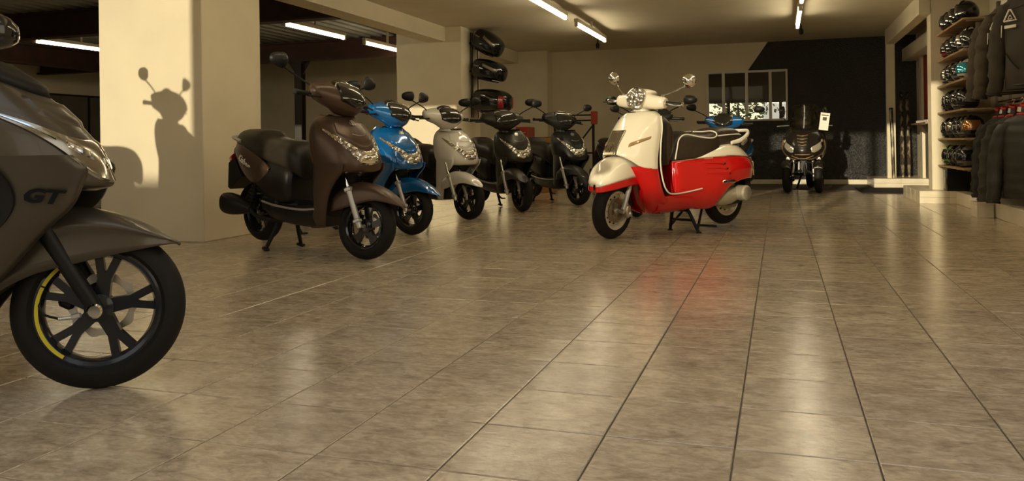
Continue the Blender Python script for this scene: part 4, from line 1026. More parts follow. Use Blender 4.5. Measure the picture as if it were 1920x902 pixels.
    for s_ in (-1, 1):
        gr = B(MB().tube([(.435, s_ * .235, 1.115), (.405, s_ * .345, 1.108), (.40, s_ * .36, 1.108)], .0165, 12), 'grip', SATBLK); steer.append(gr)
        MB().tube([(.40, s_ * .36, 1.108), (.397, s_ * .372, 1.107)], .019, 12).build('bar_end', CHROME, gr)
        steer.append(B(MB().tube([(.46, s_ * .235, 1.112), (.475, s_ * .27, 1.108), (.465, s_ * .34, 1.10), (.452, s_ * .385, 1.098)], [.012, .009, .007, .009], 8, res=12, flat=((0, 0, 1), .6)), 'brake_lever', CHROME))
        mb = MB().lathe([(0, 0), (.018, 0), (.018, .022), (.010, .03), (0, .03)], o=(.43, s_ * .20, 1.155), ax=(0, 0, 1), n=14); steer.append(B(mb, 'mirror_mount', CHROME))
        o = mirror(root, (.43, s_ * .20, 1.175), (.385, s_ * .27, 1.21), (.325, s_ * .345, 1.262), (-1, s_ * -.22, .05), (.115, .115, .05), CHROME, True); steer.append(o)
        steer.append([q for q in root.children if q.name.startswith('mirror_stem')][-1])
    for o in root.children:
        if o not in n0: o.data.transform(Matrix.Translation((-.135, 0, -.005)))
    for o in root.children:
        if o not in n0:
            for q in o.children: q.data.transform(Matrix.Translation((-.135, 0, -.005)))
    for o in steer: o['steered'] = 1
    return root
retro = retro_scooter()
tag(retro, 'red and cream retro scooter on its stand in the middle of the floor', 'scooter')
place(retro, (-1.29, 6.54), 233, math.atan(.035 / 1.33), .665)
steer_by(retro, rad(13), (.34, 1.03), (.66, .30))
# ---------------------------------------------------------------- big-wheeled grey scooter, close on the left
P_GT = mat('satin_titanium_paint', (.078, .064, .047), .34, metal=.5, coat=.2)
BLUEBLK = mat('sky_tinted_black_gloss', (.008, .011, .017), .2, coat=.25, spec=.4)  # blue tint of the sky's sheen put into the black
YELLOW = mat('yellow_rim_tape', (.62, .52, .03), .4)
LENS_SMOOTH = mat('smoked_headlamp', (.30, .275, .23), .14, metal=.85, coat=1.0)
SKYCHROME = mat('sky_tinted_reflector', (.62, .76, .95), .06, metal=1.0, coat=.5)  # pale blue puts the sky's reflection into the lamp colour
def gt_scooter():
    root = empty('tall_wheel_scooter')
    B = lambda mb, n, m, **k: mb.build(n, m, root, **k)
    FX, RX, R = .68, -.68, .262
    steer = []; half = lambda t: abs(2 * t - 1)
    cl = lambda L: (lambda t: float(cr1(np.array(L).reshape(-1, 1), np.array([t]))[0, 0]))
    fw = wheel_parts(root, 'front_wheel', (FX, R), R, .112, .186, 5, BLUEBLK, disc=(.104, .080, .052), hub=.045, style='double', tyre_seg=72, a_off=rad(9)); steer.append(fw)
    for a0, a1, m in ((100, 152, YELLOW), (154, 236, YELLOW)):
        MB().lathe([(.172, -.0452), (.183, -.0462), (.183, -.0452), (.172, -.0442)], ax=(0, 1, 0), n=20, closed=True, a0=rad(-a1), a1=rad(-a0)).build('rim_tape', m, fw)
    mb = MB().cyl((0, -.082, 0), (0, .082, 0), .012, 12); mb.lathe([(0, -.108), (.018, -.108), (.0235, -.102), (.0235, -.09), (0, -.09)], n=20); mb.build('front_axle', CHROME, fw)
    # speed sensor and cable beside the hub
    mb = MB().tube([(-.045, -.060, -.012), (-.075, -.064, -.020), (-.11, -.062, -.022)], .006, 8); mb.box((-.06, -.062, -.016), (.03, .016, .016), (0, -.2, 0), .003); mb.build('speed_sensor', SILVER, fw)
    MB().tube([(-.11, -.062, -.022), (-.16, -.05, 0), (-.172, -.03, .06), (-.14, .0, .12)], .0042, 6, res=14).build('sensor_cable', SATBLK, fw)
    wheel_parts(root, 'rear_wheel', (RX, R), R, .12, .180, 5, BLUEBLK, hub=.045, style='double')
    # mudguard with grey side skirts
    rows = []
    for x, zt, hw, zs in ((.335, .43, .074, .285), (.40, .535, .082, .335), (.50, .585, .088, .385), (.60, .595, .090, .41), (.72, .573, .088, .435), (.82, .530, .078, .452), (.895, .484, .050, .462), (.925, .462, .010, .458)):
        h = [(x, 0, zt), (x, hw * .5, zt - .006), (x, hw * .90, zt - (zt - zs) * .22), (x, hw, zt - (zt - zs) * .34), (x, hw * .96, zt - (zt - zs) * .5), (x, hw * 1.04, zs)]
        rows.append([(a, b, c) for a, b, c in h[::-1]] + [(a, -b, c) for a, b, c in h[1:]])
    steer.append(B(MB().grid(crn(np.array([crn(r, 33) for r in rows]), 34)), 'front_mudguard', P_GT, solid=.005, ang=50))
    for s_ in (-1, 1):
        steer.append(B(MB().tube([(.50, s_ * .078, .590), (.545, s_ * .078, .500)], .017, 14), 'fork_tube', CHROME))
        mb = MB().tube([(.530, s_ * .078, .530), (.545, s_ * .078, .500), (.665, s_ * .074, .290), (.682, s_ * .074, .250)], [.027, .0265, .0245, .022], 14)
        steer.append(B(mb, 'fork_leg', SATBLK))
    S = Surf([[(.06, .10, 1.13), (.16, .11, 1.12), (.26, .09, 1.10), (.33, .05, 1.085), (.35, 0, 1.08)],
              [(.06, .17, 1.08), (.22, .17, 1.055), (.38, .13, 1.02), (.465, .06, .99), (.49, 0, .985)],
              [(.06, .21, 1.03), (.25, .205, 1.00), (.45, .15, .95), (.555, .07, .91), (.59, 0, .90)],
              [(.06, .235, .985), (.28, .225, .950), (.50, .165, .880), (.635, .08, .815), (.68, 0, .79)],
              [(.06, .245, .950), (.29, .236, .912), (.52, .178, .815), (.66, .09, .725), (.715, 0, .70)],
              [(.06, .252, .86), (.29, .247, .80), (.52, .192, .725), (.665, .098, .672), (.722, 0, .662)],
              [(.08, .245, .78), (.29, .240, .735), (.50, .186, .690), (.62, .092, .655), (.67, 0, .645)]])
    B(MB().grid(S.grid(56, 40)), 'front_cowl', P_GT, solid=.005, ang=50)
    lp = B(S.patch(MB(), (.17, .83), cl([.515, .505, .495, .47, .44, .47, .495, .505, .515]), cl([.545, .60, .655, .75, .80, .75, .655, .60, .545]), .007, 60, 9), 'headlamp', LENS_SMOOTH, ang=50)
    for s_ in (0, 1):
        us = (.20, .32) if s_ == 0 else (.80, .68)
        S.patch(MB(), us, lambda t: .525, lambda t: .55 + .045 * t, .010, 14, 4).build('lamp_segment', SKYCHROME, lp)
        us = (.33, .42) if s_ == 0 else (.67, .58)
        S.patch(MB(), us, lambda t: .525, lambda t: .60 + .03 * t, .010, 14, 4).build('lamp_segment', LENS, lp)
        S.patch(MB(), (.5 + (s_ - .5) * .08, .5 + (s_ - .5) * .015), lambda t: .53, lambda t: .68, .010, 8, 4).build('lamp_segment', CHROME, lp)
    for s_ in (0, 1): B(MB().tube([S.P(.5 + (s_ - .5) * 2 * k, .925) + S.N(.5 + (s_ - .5) * 2 * k, .925) * S.orient() * .001 for k in np.linspace(.10, .42, 16)], .0032, 5), 'cowl_seam', SATBLK)
    # wind deflector in front of the instruments
    B(S.patch(MB(), (.26, .74), lambda t: -.0 + .02, lambda t: .20 + .05 * (1 - half(t)), .022, 30, 6), 'wind_deflector', SATBLK, ang=60, solid=.004)
    B(S.patch(MB(), (.30, .70), lambda t: .26, lambda t: .42, .008, 24, 6), 'bonnet_panel', P_GT)
    # lower side panels with the badge
    for s_ in (-1, 1):
        g = []
        for z, xr, xm, xf, w in ((.765, .22, .47, .645, .222), (.72, .28, .50, .685, .212), (.66, .34, .52, .668, .204), (.60, .345, .50, .638, .203), (.535, .29, .44, .57, .203), (.42, .17, .34, .47, .199), (.31, .09, .25, .375, .187), (.23, .05, .19, .32, .16)):
            ring = [(xr, w - .05, z), (xr, w - .006, z), ((xr + xm) / 2, w, z), (xm, w - .002, z), (xf - .02, w - .022, z), (xf, w - .045, z), (xf - .01, w - .06, z), (xm, w - .03, z)]
            g.append([(a, b * s_, c) for a, b, c in crn(np.array(ring + ring[:1]), 26)[:-1]])
        lsp = B(MB().grid(crn(np.array(g), 26), cv=True, capu=True), 'lower_side_panel', P_GT, ang=45)
        vs, fs = text_mesh('GT', .058, .35, .0006, .0026, 1.35)
        MB().add([(
                  .570 + (x if s_ < 0 else -x), s_ * (.2085 - max(0, x if s_ < 0 else -x) * .14 + z), .640 + y - (x if s_ < 0 else -x) * .10) for x, y, z in vs], fs).build('lettering', mat('black_lettering', (.004, .004, .004), .6, spec=.2), lsp)
        g = []
        for z, xr, xf, w in ((.96, .02, .06, .243), (.88, .02, .28, .2530), (.80, .02, .38, .2500), (.72, .02, .465, .2360), (.66, .02, .498, .2225), (.60, .01, .495, .2175), (.53, 0, .44, .2125), (.42, 0, .30, .203), (.31, -.02, .12, .18), (.25, -.02, .08, .15)):
            ring = [(xr, w - .04, z), (xr, w - .004, z), ((xr + xf) / 2, w, z), (xf, w - .002, z), (xf, w - .03, z)]
            g.append([(a, b * s_, c) for a, b, c in ring])
        B(MB().grid(crn(np.array(g), 24), cv=True, capu=True), 'leg_shield', SATBLK, ang=45)
    g = []
    for z, x, w in ((.66, .55, .17), (.56, .44, .17), (.44, .36, .16), (.33, .30, .15), (.24, .25, .13)):
        g.append([(x - .05, w + .01, z), (x, w * .6, z), (x + .01, 0, z), (x, -w * .6, z), (x - .05, -w - .01, z)])
    B(MB().grid(crn(np.array(g), 12)), 'wheel_arch_liner', SATBLK, solid=.006)
    g = [[(.08, y, z) for y in (-w, -w * .5, 0, w * .5, w)] for z, w in ((1.12, .10), (1.03, .20), (.9, .24), (.7, .22), (.5, .20), (.36, .18))]
    B(MB().grid(np.array(g)), 'inner_shield', SATBLK, solid=.01)
    B(MB().stations('x', [(-.34, 0, .30, .16, .05, .08, 4), (-.1, 0, .29, .19, .05, .09, 4), (.10, 0, .29, .19, .05, .08, 4), (.2, 0, .29, .17, .05, .07, 4)], 24, 12), 'floor_board', SATBLK)
    B(MB().stations('x', [(-.12, 0, .48, .11, .15, .16, 3), (-.2, 0, .5, .16, .18, .17, 3.4), (-.5, 0, .56, .17, .15, .14, 3), (-.8, 0, .66, .13, .10, .08, 2.8), (-1.0, 0, .74, .06, .05, .04, 2.4)], 26, 20), 'tail_body', P_GT)
    B(MB().stations('x', [(-.02, 0, .66, .07, .03, .04, 2.4), (-.06, 0, .69, .13, .10, .06, 2.7), (-.22, 0, .70, .16, .115, .06, 2.9), (-.42, 0, .71, .16, .12, .05, 2.9), (-.5, 0, .73, .155, .15, .05, 2.9), (-.75, 0, .76, .13, .13, .04, 2.8), (-.93, 0, .79, .06, .06, .02, 2.4)], 28, 30), 'seat', SEATM, ang=60)
    B(MB().stations('x', [(-1.02, 0, .70, .05, .03, .03, 3), (-.97, 0, .71, .09, .04, .04, 3)], 16), 'rear_light', REDLENS)
    B(MB().stations('x', [(-1.05, -.20, .40, .05, .06, .06, 2.6), (-1.0, -.2, .39, .07, .08, .08, 2.6), (-.7, -.19, .35, .06, .07, .07, 2.6), (-.6, -.18, .32, .02, .02, .02, 2)], 20, 12), 'exhaust', SATBLK)
    mb = MB().stations('x', [(-.80, .11, .27, .05, .08, .08, 3), (-.4, .11, .29, .055, .08, .08, 3), (-.15, .10, .30, .04, .06, .06, 3)], 18, 10); mb.box((-.35, -.03, .31), (.3, .2, .16), None, .03); B(mb, 'engine_block', SATBLK)
    mb = MB()
    for s_ in (-1, 1): mb.tube([(-.12, s_ * .085, .20), (-.15, s_ * .165, .012)], .015, 10)
    mb.tube([(-.12, -.09, .20), (-.12, .09, .20)], .015, 10); B(mb, 'centre_stand', SATBLK)
    # bars
    steer.append(B(MB().stations('y', [(-.26, .22, 1.10, .025, .03, .03, 2.4), (-.18, .23, 1.105, .05, .05, .05, 2.4), (0, .25, 1.11, .08, .07, .07, 2.4), (.18, .23, 1.105, .05, .05, .05, 2.4), (.26, .22, 1.10, .025, .03, .03, 2.4)], 22, 20), 'handlebar_cowl', SATBLK))
    for s_ in (-1, 1):
        steer.append(B(MB().tube([(.22, s_ * .25, 1.10), (.20, s_ * .38, 1.095), (.197, s_ * .40, 1.095)], .0165, 12), 'grip', SATBLK))
        steer.append(B(MB().tube([(.27, s_ * .22, 1.09), (.29, s_ * .30, 1.08), (.28, s_ * .39, 1.075)], .007, 8, res=8), 'brake_lever', ALU))
        o = mirror(root, (.245, s_ * .20, 1.11), (.262, s_ * .26, 1.15), (.275, s_ * .33, 1.185), (-1, s_ * -.12, .06), (.18, .125, .075), GLOSSBLK); steer.append(o)
        steer.append([q for q in root.children if q.name.startswith('mirror_stem')][-1])
    for o in steer: o['steered'] = 1
    return root
gt = gt_scooter()
tag(gt, 'grey large-wheeled scooter with yellow rim tape, cut by the left picture edge', 'scooter')
place(gt, (-2.13, 2.12), 30, 0, .68); steer_by(gt, rad(6), (.30, 1.0), (.66, .33))
# its neighbour on a low display plinth, beyond the left edge: it throws the shadow on the pillar
gt2 = copy_tree(city2); tag(gt2, 'dark grey scooter on the low display plinth left of the first pillar', 'scooter'); gt2.pop('group', None); recolour(gt2, {'matt_brown_paint': P_GREY})
for ch in list(gt2.children):
    if ch.name.startswith('lettering'): bpy.data.objects.remove(ch)
    elif ch.get('steered'): ch.matrix_basis = Matrix.Translation((.62, 0, .228)) if ch.name.startswith('front_wheel') else Matrix.Identity(4)
struct(MB().bx(-7.2, -4.75, 2.75, 3.95, 0, .26, .01), 'platform_slab', CREAM_TILE)
gt2.scale = (1.08,) * 3; place(gt2, (-4.98, 3.40), 9, 0, .67); gt2.location.z += .262; steer_by(gt2, rad(4))

# ---------------------------------------------------------------- three-wheeled scooter by the dark wall
P_3W = mat('black_bronze_paint', (.020, .016, .012), .22, metal=.3, coat=.5)
BRONZE = mat('bronze_trim', (.30, .19, .10), .3, metal=.8)
LEDLENS = mat('clear_lamp', (.92, .88, .76), .12, metal=.75, coat=1)
def three_wheeler():
    root = empty('three_wheel_scooter')
    B = lambda mb, n, m, **k: mb.build(n, m, root, **k)
    R = .242
    for s_ in (-1, 1):
        w = wheel_parts(root, 'front_wheel', (.72, R), R, .115, .155, 5, SATBLK, hub=.05); w.location.y = s_ * .222
        rows = []
        for a in np.linspace(rad(35), rad(140), 9):
            rr = R + .018; rows.append([(.72 + rr * math.cos(a) - abs(y) * .0, s_ * .222 + y, R + rr * math.sin(a) - abs(y) * .35) for y in (-.072, -.055, -.03, 0, .03, .055, .072)])
        B(MB().grid(crn(np.array(rows), 18)), 'front_mudguard', P_3W, solid=.004)
        B(MB().tube([(.70, s_ * .15, R), (.62, s_ * .13, .56)], .022, 12), 'fork_leg', ALU)
        mb = MB().tube([(.70, s_ * .16, R + .03), (.68, s_ * .03, .34)], .018, 8); mb.tube([(.66, s_ * .15, .44), (.64, s_ * .03, .46)], .016, 8); mb.box((.66, s_ * .15, .22), (.08, .05, .10), None, .012); B(mb, 'suspension_arm', SATBLK)
    wheel_parts(root, 'rear_wheel', (-.80, R), R, .13, .155, 5, SATBLK)
    mb = MB().box((.55, 0, .40), (.20, .16, .26), None, .03); mb.tube([(.63, -.14, .52), (.63, .14, .52)], .02, 10); mb.tube([(.66, .02, .25), (.62, .02, .50)], .022, 12); B(mb, 'tilt_linkage', SATBLK)
    B(MB().tube([(.675, -.06, .30), (.64, -.06, .46)], .020, 12), 'damper', ALU)
    S = Surf([[(.30, .13, 1.00), (.40, .14, .99), (.52, .12, .965), (.60, .06, .95), (.62, 0, .945)],
              [(.28, .25, .93), (.42, .255, .91), (.58, .20, .89), (.70, .10, .875), (.73, 0, .87)],
              [(.28, .30, .82), (.44, .305, .80), (.62, .25, .775), (.76, .13, .755), (.80, 0, .75)],
              [(.28, .31, .70), (.46, .315, .68), (.64, .27, .66), (.78, .15, .64), (.83, 0, .63)],
              [(.28, .295, .60), (.46, .295, .58), (.62, .25, .56), (.75, .15, .53), (.80, 0, .52)],
              [(.28, .26, .54), (.44, .26, .52), (.58, .21, .50), (.66, .12, .49), (.68, 0, .49)]])
    B(MB().grid(S.grid(48, 36)), 'front_cowl', P_3W, solid=.006, ang=50)
    half = lambda t: abs(2 * t - 1)
    for s_ in (0, 1):
        k = lambda a: a if s_ == 0 else 1 - a
        lp = B(S.patch(MB(), (k(.255), k(.40)), lambda t: .40 + .12 * t, lambda t: .62 + .10 * t - .06 * half(t) ** 2, .008, 16, 6), 'headlamp', LEDLENS, ang=50)
        S.patch(MB(), (k(.215), k(.25)), lambda t: .36, lambda t: .45, .009, 6, 4).build('position_lamp', LEDLENS, lp)
        B(MB().tube([S.P(k(u), v) + S.N(k(u), v) * S.orient() * .010 for u, v in ((.20, .40), (.205, .60), (.27, .74), (.36, .82), (.42, .87))], .009, 6, res=18), 'lamp_frame_trim', BRONZE)
    for k in range(4):
        v = .24 + k * .075; w = .085 - k * .012
        B(MB().tube([S.P(u, v + (.02 if abs(u - .5) < .01 else 0)) + S.N(u, v) * S.orient() * .012 for u in (.5 - w, .5, .5 + w)], .010, 6, res=9), 'grille_slat', BRONZE)
    B(S.patch(MB(), (.40, .60), lambda t: .20, lambda t: .62 - .1 * half(t), .005, 16, 8), 'grille_field', SATBLK)
    mb = MB()
    for u0, v0, u1, v1 in ((.38, .74, .46, .80), (.62, .74, .54, .80), (.38, .92, .46, .82), (.62, .92, .54, .82), (.455, .81, .545, .81), (.42, .70, .58, .70)):
        mb.tube([S.P(u, v) + S.N(u, v) * S.orient() * .011 for u, v in ((u0, v0), ((u0 + u1) / 2, (v0 + v1) / 2), (u1, v1))], .009, 6)
    B(mb, 'lower_grille_trim', BRONZE)
    B(MB().sph((.805, .0, .60), (.012, .03, .03)), 'emblem', CHROME)
    for s_ in (-1, 1):
        B(MB().lathe([(0, 0), (.028, 0), (.030, .02), (0, .024)], o=(.62, s_ * .215, .505), ax=(1, 0, 0), n=14), 'indicator', LEDLENS)
    g = []
    for z, x, w in ((.88, .64, .165), (.96, .585, .195), (1.06, .53, .215), (1.18, .475, .218), (1.27, .44, .20), (1.318, .42, .165), (1.328, .415, .12)):
        g.append([(x - .12 * (t * t), w * t, z) for t in np.linspace(-1, 1, 21)])
    scm = bpy.data.materials.new('tinted_windscreen'); scm.use_nodes = True; nt = scm.node_tree; nt.nodes.clear()
    o_ = nt.nodes.new('ShaderNodeOutputMaterial'); t_ = nt.nodes.new('ShaderNodeBsdfTransparent'); gl = nt.nodes.new('ShaderNodeBsdfGlossy'); mx = nt.nodes.new('ShaderNodeMixShader'); fr = nt.nodes.new('ShaderNodeFresnel')
    fr.inputs[0].default_value = 1.9; t_.inputs[0].default_value = (.42, .37, .29, 1); gl.inputs['Roughness'].default_value = .12
    nt.links.new(fr.outputs[0], mx.inputs[0]); nt.links.new(t_.outputs[0], mx.inputs[1]); nt.links.new(gl.outputs[0], mx.inputs[2]); nt.links.new(mx.outputs[0], o_.inputs[0])
    B(MB().grid(crn(np.array(g), 24)), 'windscreen', scm, ang=60)
    B(MB().stations('y', [(-.24, .30, 1.03, .03, .03, .03, 2.4), (-.12, .33, 1.04, .07, .06, .06, 2.4), (.12, .33, 1.04, .07, .06, .06, 2.4), (.24, .30, 1.03, .03, .03, .03, 2.4)], 18, 14), 'handlebar_cowl', SATBLK)
    for s_ in (-1, 1):
        B(MB().tube([(.30, s_ * .24, 1.02), (.27, s_ * .37, 1.01), (.268, s_ * .39, 1.01)], .017, 10), 'grip', SATBLK)
        B(MB().tube([(.36, s_ * .22, 1.01), (.38, s_ * .30, 1.005), (.36, s_ * .40, 1.0)], .008, 8, res=8), 'brake_lever', ALU)
        mirror(root, (.42, s_ * .23, 1.02), (.42, s_ * .28, 1.10), (.40, s_ * .295, 1.17), (-1, s_ * -.2, .05), (.09, .16, .05), GLOSSBLK)
        B(MB().stations('x', [(-.95, s_ * .12, .66, .06, .08, .08, 3), (-.5, s_ * .17, .58, .06, .13, .16, 3), (-.1, s_ * .17, .52, .06, .14, .18, 3), (.1, s_ * .17, .40, .06, .08, .10, 3)], 16, 14), 'side_panel', P_3W)
    B(MB().stations('x', [(.30, 0, .32, .22, .06, .08, 4), (-.3, 0, .32, .22, .06, .1, 4)], 20, 6), 'floor_board', SATBLK)
    B(MB().stations('x', [(.42, 0, .70, .22, .25, .30, 3), (.30, 0, .66, .24, .30, .32, 3)], 24, 4), 'inner_shield', SATBLK)
    B(MB().stations('x', [(.02, 0, .66, .08, .05, .05, 2.5), (-.05, 0, .68, .16, .12, .08, 2.8), (-.4, 0, .70, .18, .12, .08, 3), (-.5, 0, .74, .17, .15, .08, 3), (-.9, 0, .78, .12, .12, .06, 2.8), (-1.0, 0, .79, .05, .05, .03, 2.4)], 26, 24), 'seat', SEATM)
    mb = MB().box((-.5, 0, .33), (.6, .28, .2), None, .05); B(mb, 'engine_block', SATBLK)
    mb = MB()
    for s_ in (-1, 1): mb.tube([(-.2, s_ * .09, .26), (-.24, s_ * .17, .012)], .016, 8)
    B(mb, 'centre_stand', SATBLK)
    return root
tri = three_wheeler(); tag(tri, 'black three-wheeled scooter with tall tinted screen, facing out from the dark wall', 'scooter')
tri.rotation_euler = (0, 0, rad(-96)); tri.location = (.40, 13.55, 0)
# price sheet hanging on its right-hand bar
PAPER = mat('white_paper', (.80, .77, .68), .6)
sheet = empty('price_sheet', (.64, 13.02, 1.06), (0, rad(8), 0)); tag(sheet, 'white printed sheet hung on the three-wheeled scooter beside its screen', 'sheet')
MB().bx(-.065, .065, -.0012, .0012, -.13, .13).build('paper', PAPER, sheet)
mb = MB().bx(-.05, .05, -.0022, -.0014, .085, .10); mb.bx(-.028, .028, -.0022, -.0014, .015, .065); mb.build('print', mat('dark_print', (.06, .05, .045), .6), sheet)
MB().tube([(0, 0, .13), (.0, -.0, .165)], .0015, 5).build('string', SATBLK, sheet)

# ---------------------------------------------------------------- more scooters behind
def place_bars(root, x, y, heading, sc, bx=.28):
    root.scale = (sc,) * 3
    h = rad(heading); f = (x + math.cos(h) * (.62 - bx) * sc, y + math.sin(h) * (.62 - bx) * sc)
    place(root, f, heading, PITCH, .62 * sc)
for (x, y, hd, sc, st, rc, lab) in ((-1.90, 11.6, -47, .93, 6, P_BLACK, 'black city scooter half hidden behind the front mudguard of the red and cream scooter'),
                                    (-1.33, 8.85, 252, .93, 4, P_BLACK, 'black city scooter parked right behind the red and cream scooter'),
                                    (-.72, 11.6, 257, .93, 8, P_BLUE, 'blue city scooter behind the tail of the red and cream scooter')):
    b = copy_tree(city2); recolour(b, {'matt_brown_paint': rc}); tag(b, lab, 'scooter'); b.pop('group', None)
    for ch in list(b.children):
        if ch.name.startswith('lettering'): bpy.data.objects.remove(ch)
    place_bars(b, x, y, hd, sc)
    for ch in b.children:
        if ch.get('steered'): ch.matrix_basis = Matrix.Translation(ch.matrix_basis.translation * 0)
    for ch in b.children:
        if ch.name.startswith('front_wheel'): ch.location = (.62, 0, .228)
    steer_by(b, rad(st))

# ---------------------------------------------------------------- luggage cases on the pillar rail
def top_case(loc, rot, size, kind, label):
    r = empty('top_case', loc, rot); tag(r, label, 'top case', 'black top cases hung on the pillar')
    L, W, H = size
    st = [(0, 0, 0, W * .40, H * .36, H * .40, 3.2), (L * .08, 0, 0, W * .47, H * .46, H * .47, 3.4), (L * .4, 0, .0, W * .5, H * .5, H * .48, 3.4), (L * .72, 0, -.01, W * .46, H * .46, H * .44, 3.2), (L * .92, 0, -.02, W * .36, H * .34, H * .36, 3), (L, 0, -.02, W * .2, H * .16, H * .2, 2.6)]
    MB().stations('x', st, 30, 26).build('case_shell', GLOSSBLK, r, ang=60)
    MB().stations('x', [(L * .05, 0, -.01, W * .478, .008, .008, 3.4), (L * .4, 0, -.01, W * .507, .008, .008, 3.4), (L * .72, 0, -.015, W * .467, .008, .008, 3.2), (L * .9, 0, -.02, W * .38, .008, .008, 3)], 28, 12).build('lid_seam', SATBLK, r)
    for s_ in (-1, 1):
        if kind == 'red':
            MB().stations('x', [(L * .84, s_ * W * .40, -.035, .02, H * .28, H * .22, 3), (L * .95, s_ * W * .33, -.03, .02, H * .24, H * .22, 3)], 14, 5).build('red_reflector', REDLENS, r)
            g = [[(L * a, s_ * W * b, c) for a, b, c in row] for row in (((.45, .498, .065), (.62, .492, .03), (.82, .45, .015)), ((.45, .503, .05), (.62, .498, .018), (.82, .455, .0)))]
        else:
            g = [[(L * a, s_ * W * b, c) for a, b, c in row] for row in (((.42, .488, .085), (.62, .478, .06), (.80, .437, .04), (.93, .35, .03)), ((.44, .506, .04), (.62, .492, .015), (.80, .452, -.005), (.93, .36, -.01)))]
        MB().grid(np.array(g)).build('silver_inlay', mat('satin_inlay', (.42, .40, .36), .28, metal=.7), r, solid=.004)
        MB().tube([(L * .12, s_ * W * .492, .03), (L * .25, s_ * W * .506, .025), (L * .30, s_ * W * .506, .035)], .006, 6).build('side_badge', SILVER, r)
    MB().bx(L * .2, L * .7, -W * .3, W * .3, -H * .53, -H * .42, .01).build('base_plate', SATBLK, r)
    return r
px = -4.54
CX_ = px + .10
top_case((CX_ + .02, 11.88, 2.44), (rad(-6), rad(28), rad(-12)), (.44, .44, .33), 'silver', 'black top case with silver inlay, topmost and tilted nose-down on the pillar')
top_case((CX_, 11.88, 1.975), (rad(-2), rad(13), rad(-12)), (.48, .46, .32), 'silver', 'black top case with silver inlay, middle one of three on the pillar')
top_case((CX_, 11.88, 1.47), (0, rad(3), rad(-12)), (.56, .46, .36), 'red', 'black top case with red reflector, lowest of three on the pillar')
rk = empty('case_rail', (px, 11.95, 1.3)); tag(rk, 'black twin cable rail on the pillar side carrying the luggage cases', 'rail')
for dy in (-.16, -.10, .14): MB().cyl((.012, dy, -.1), (.012, dy, 1.22), .007, 8).build('rail_rod', SATBLK, rk)
for z in (.18, .62, 1.05): MB().bx(.0, .07, -.2, .18, z - .02, z + .02, .006).build('case_bracket', SATBLK, rk)

# ---------------------------------------------------------------- things behind the scooter row
OCHRE = noise_col('ochre_cardboard', (.34, .17, .05), (.29, .14, .04), 4, .75)
bx_ = empty('cardboard_box', (-3.78, 12.7, 0), (0, 0, rad(4))); tag(bx_, 'large ochre cardboard box standing behind the charcoal scooter', 'box')
MB().bx(-.32, .32, -.25, .25, .0, .88, .006).build('carton', OCHRE, bx_)
for s_ in (-1, 1): MB().box((s_ * .16, 0, .886), (.315, .50, .008), (0, s_ * -.03, 0), .002).build('flap', OCHRE, bx_)
MB().bx(.05, .20, -.253, -.2505, .74, .80).build('printed_label', mat('red_brown_print', (.30, .06, .03), .6), bx_)
RACKR = mat('red_lacquer', (.33, .035, .018), .4)
wr = empty('wheel_clamp_lift', (-3.33, 13.55, 0)); tag(wr, 'black steel lift frame with red end plate behind the black scooters', 'lift')
for z in (1.17, 1.26): MB().bx(-.36, .36, -.015, .015, z - .012, z + .012, .003).build('cross_rail', SATBLK, wr)
MB().bx(.30, .40, -.05, .05, 1.10, 1.32, .006).build('end_plate', RACKR, wr); MB().bx(-.40, -.33, -.05, .05, 1.14, 1.30, .006).build('end_block', SATBLK, wr)
for x in (-.34, .33): MB().bx(x - .02, x + .02, -.02, .02, .03, 1.15, .004).build('upright', SATBLK, wr); MB().bx(x - .04, x + .04, -.35, .35, 0, .03, .004).build('foot_bar', SATBLK, wr)
MB().tube([(-.05, 0, .62), (.32, 0, 1.08)], .014, 8).build('brace', SATBLK, wr); MB().bx(-.34, .34, -.012, .012, .60, .63, .003).build('cross_rail', SATBLK, wr)
tc = empty('tool_cabinet', (-4.13, 13.3, 0)); tag(tc, 'red metal tool cabinet standing behind the dark grey-green scooter', 'cabinet')
MB().bx(-.11, .11, -.2, .2, .06, 1.07, .008).build('cabinet_body', RACKR, tc)
for k in range(5): MB().bx(-.10, .10, -.212, -.202, .12 + k * .18, .28 + k * .18, .003).build('drawer', RACKR, tc); MB().bx(-.07, .07, -.224, -.213, .25 + k * .18, .262 + k * .18, .002).build('drawer_handle', ALU, tc)
for x in (-.08, .08):
    for y in (-.16, .16): MB().cyl((x - .015, y, .03), (x + .015, y, .03), .03, 12).build('caster', SATBLK, tc)

# rolled film and bark-patterned rods leaning in the alcove
def rod_mat():
    m = noise_col('mottled_wrapped_roll', (.05, .035, .022), (.45, .38, .26), 14, .25, 5, stretch=(1, 1, .35), lo=.46, hi=.62)
    return m
RODM = rod_mat()
for (x0, y0, x1, y1, z1, r, lab, m) in ((1.745, 14.43, 1.722, 14.47, 1.28, .026, 'short mottled roll leaning against the slim post', RODM),
                                     (1.905, 14.62, 1.975, 15.30, 1.56, .024, 'tall mottled roll in the alcove, left one of the leaning pair', RODM),
                                     (2.00, 14.64, 2.07, 15.30, 1.56, .024, 'tall mottled roll in the alcove, right one of the leaning pair', RODM)):
    r_ = empty('leaning_roll', (x0, y0, .15)); tag(r_, lab, 'roll', 'mottled rolls leaning in the alcove')
    top = (x1 - x0, y1 - y0, z1 - .15); MB().tube([(0, 0, .004), (top[0] * .3, top[1] * .22, top[2] * .34), (top[0] * .6, top[1] * .55, top[2] * .68), top], r, 14, res=16).build('roll_body', m, r_)
    MB().tube([(top[0] * .99, top[1] * .985, top[2] * .985), (top[0] * 1.0, top[1] * 1.01, top[2] * 1.012)], r * 1.12, 14).build('end_cap', SATBLK, r_)
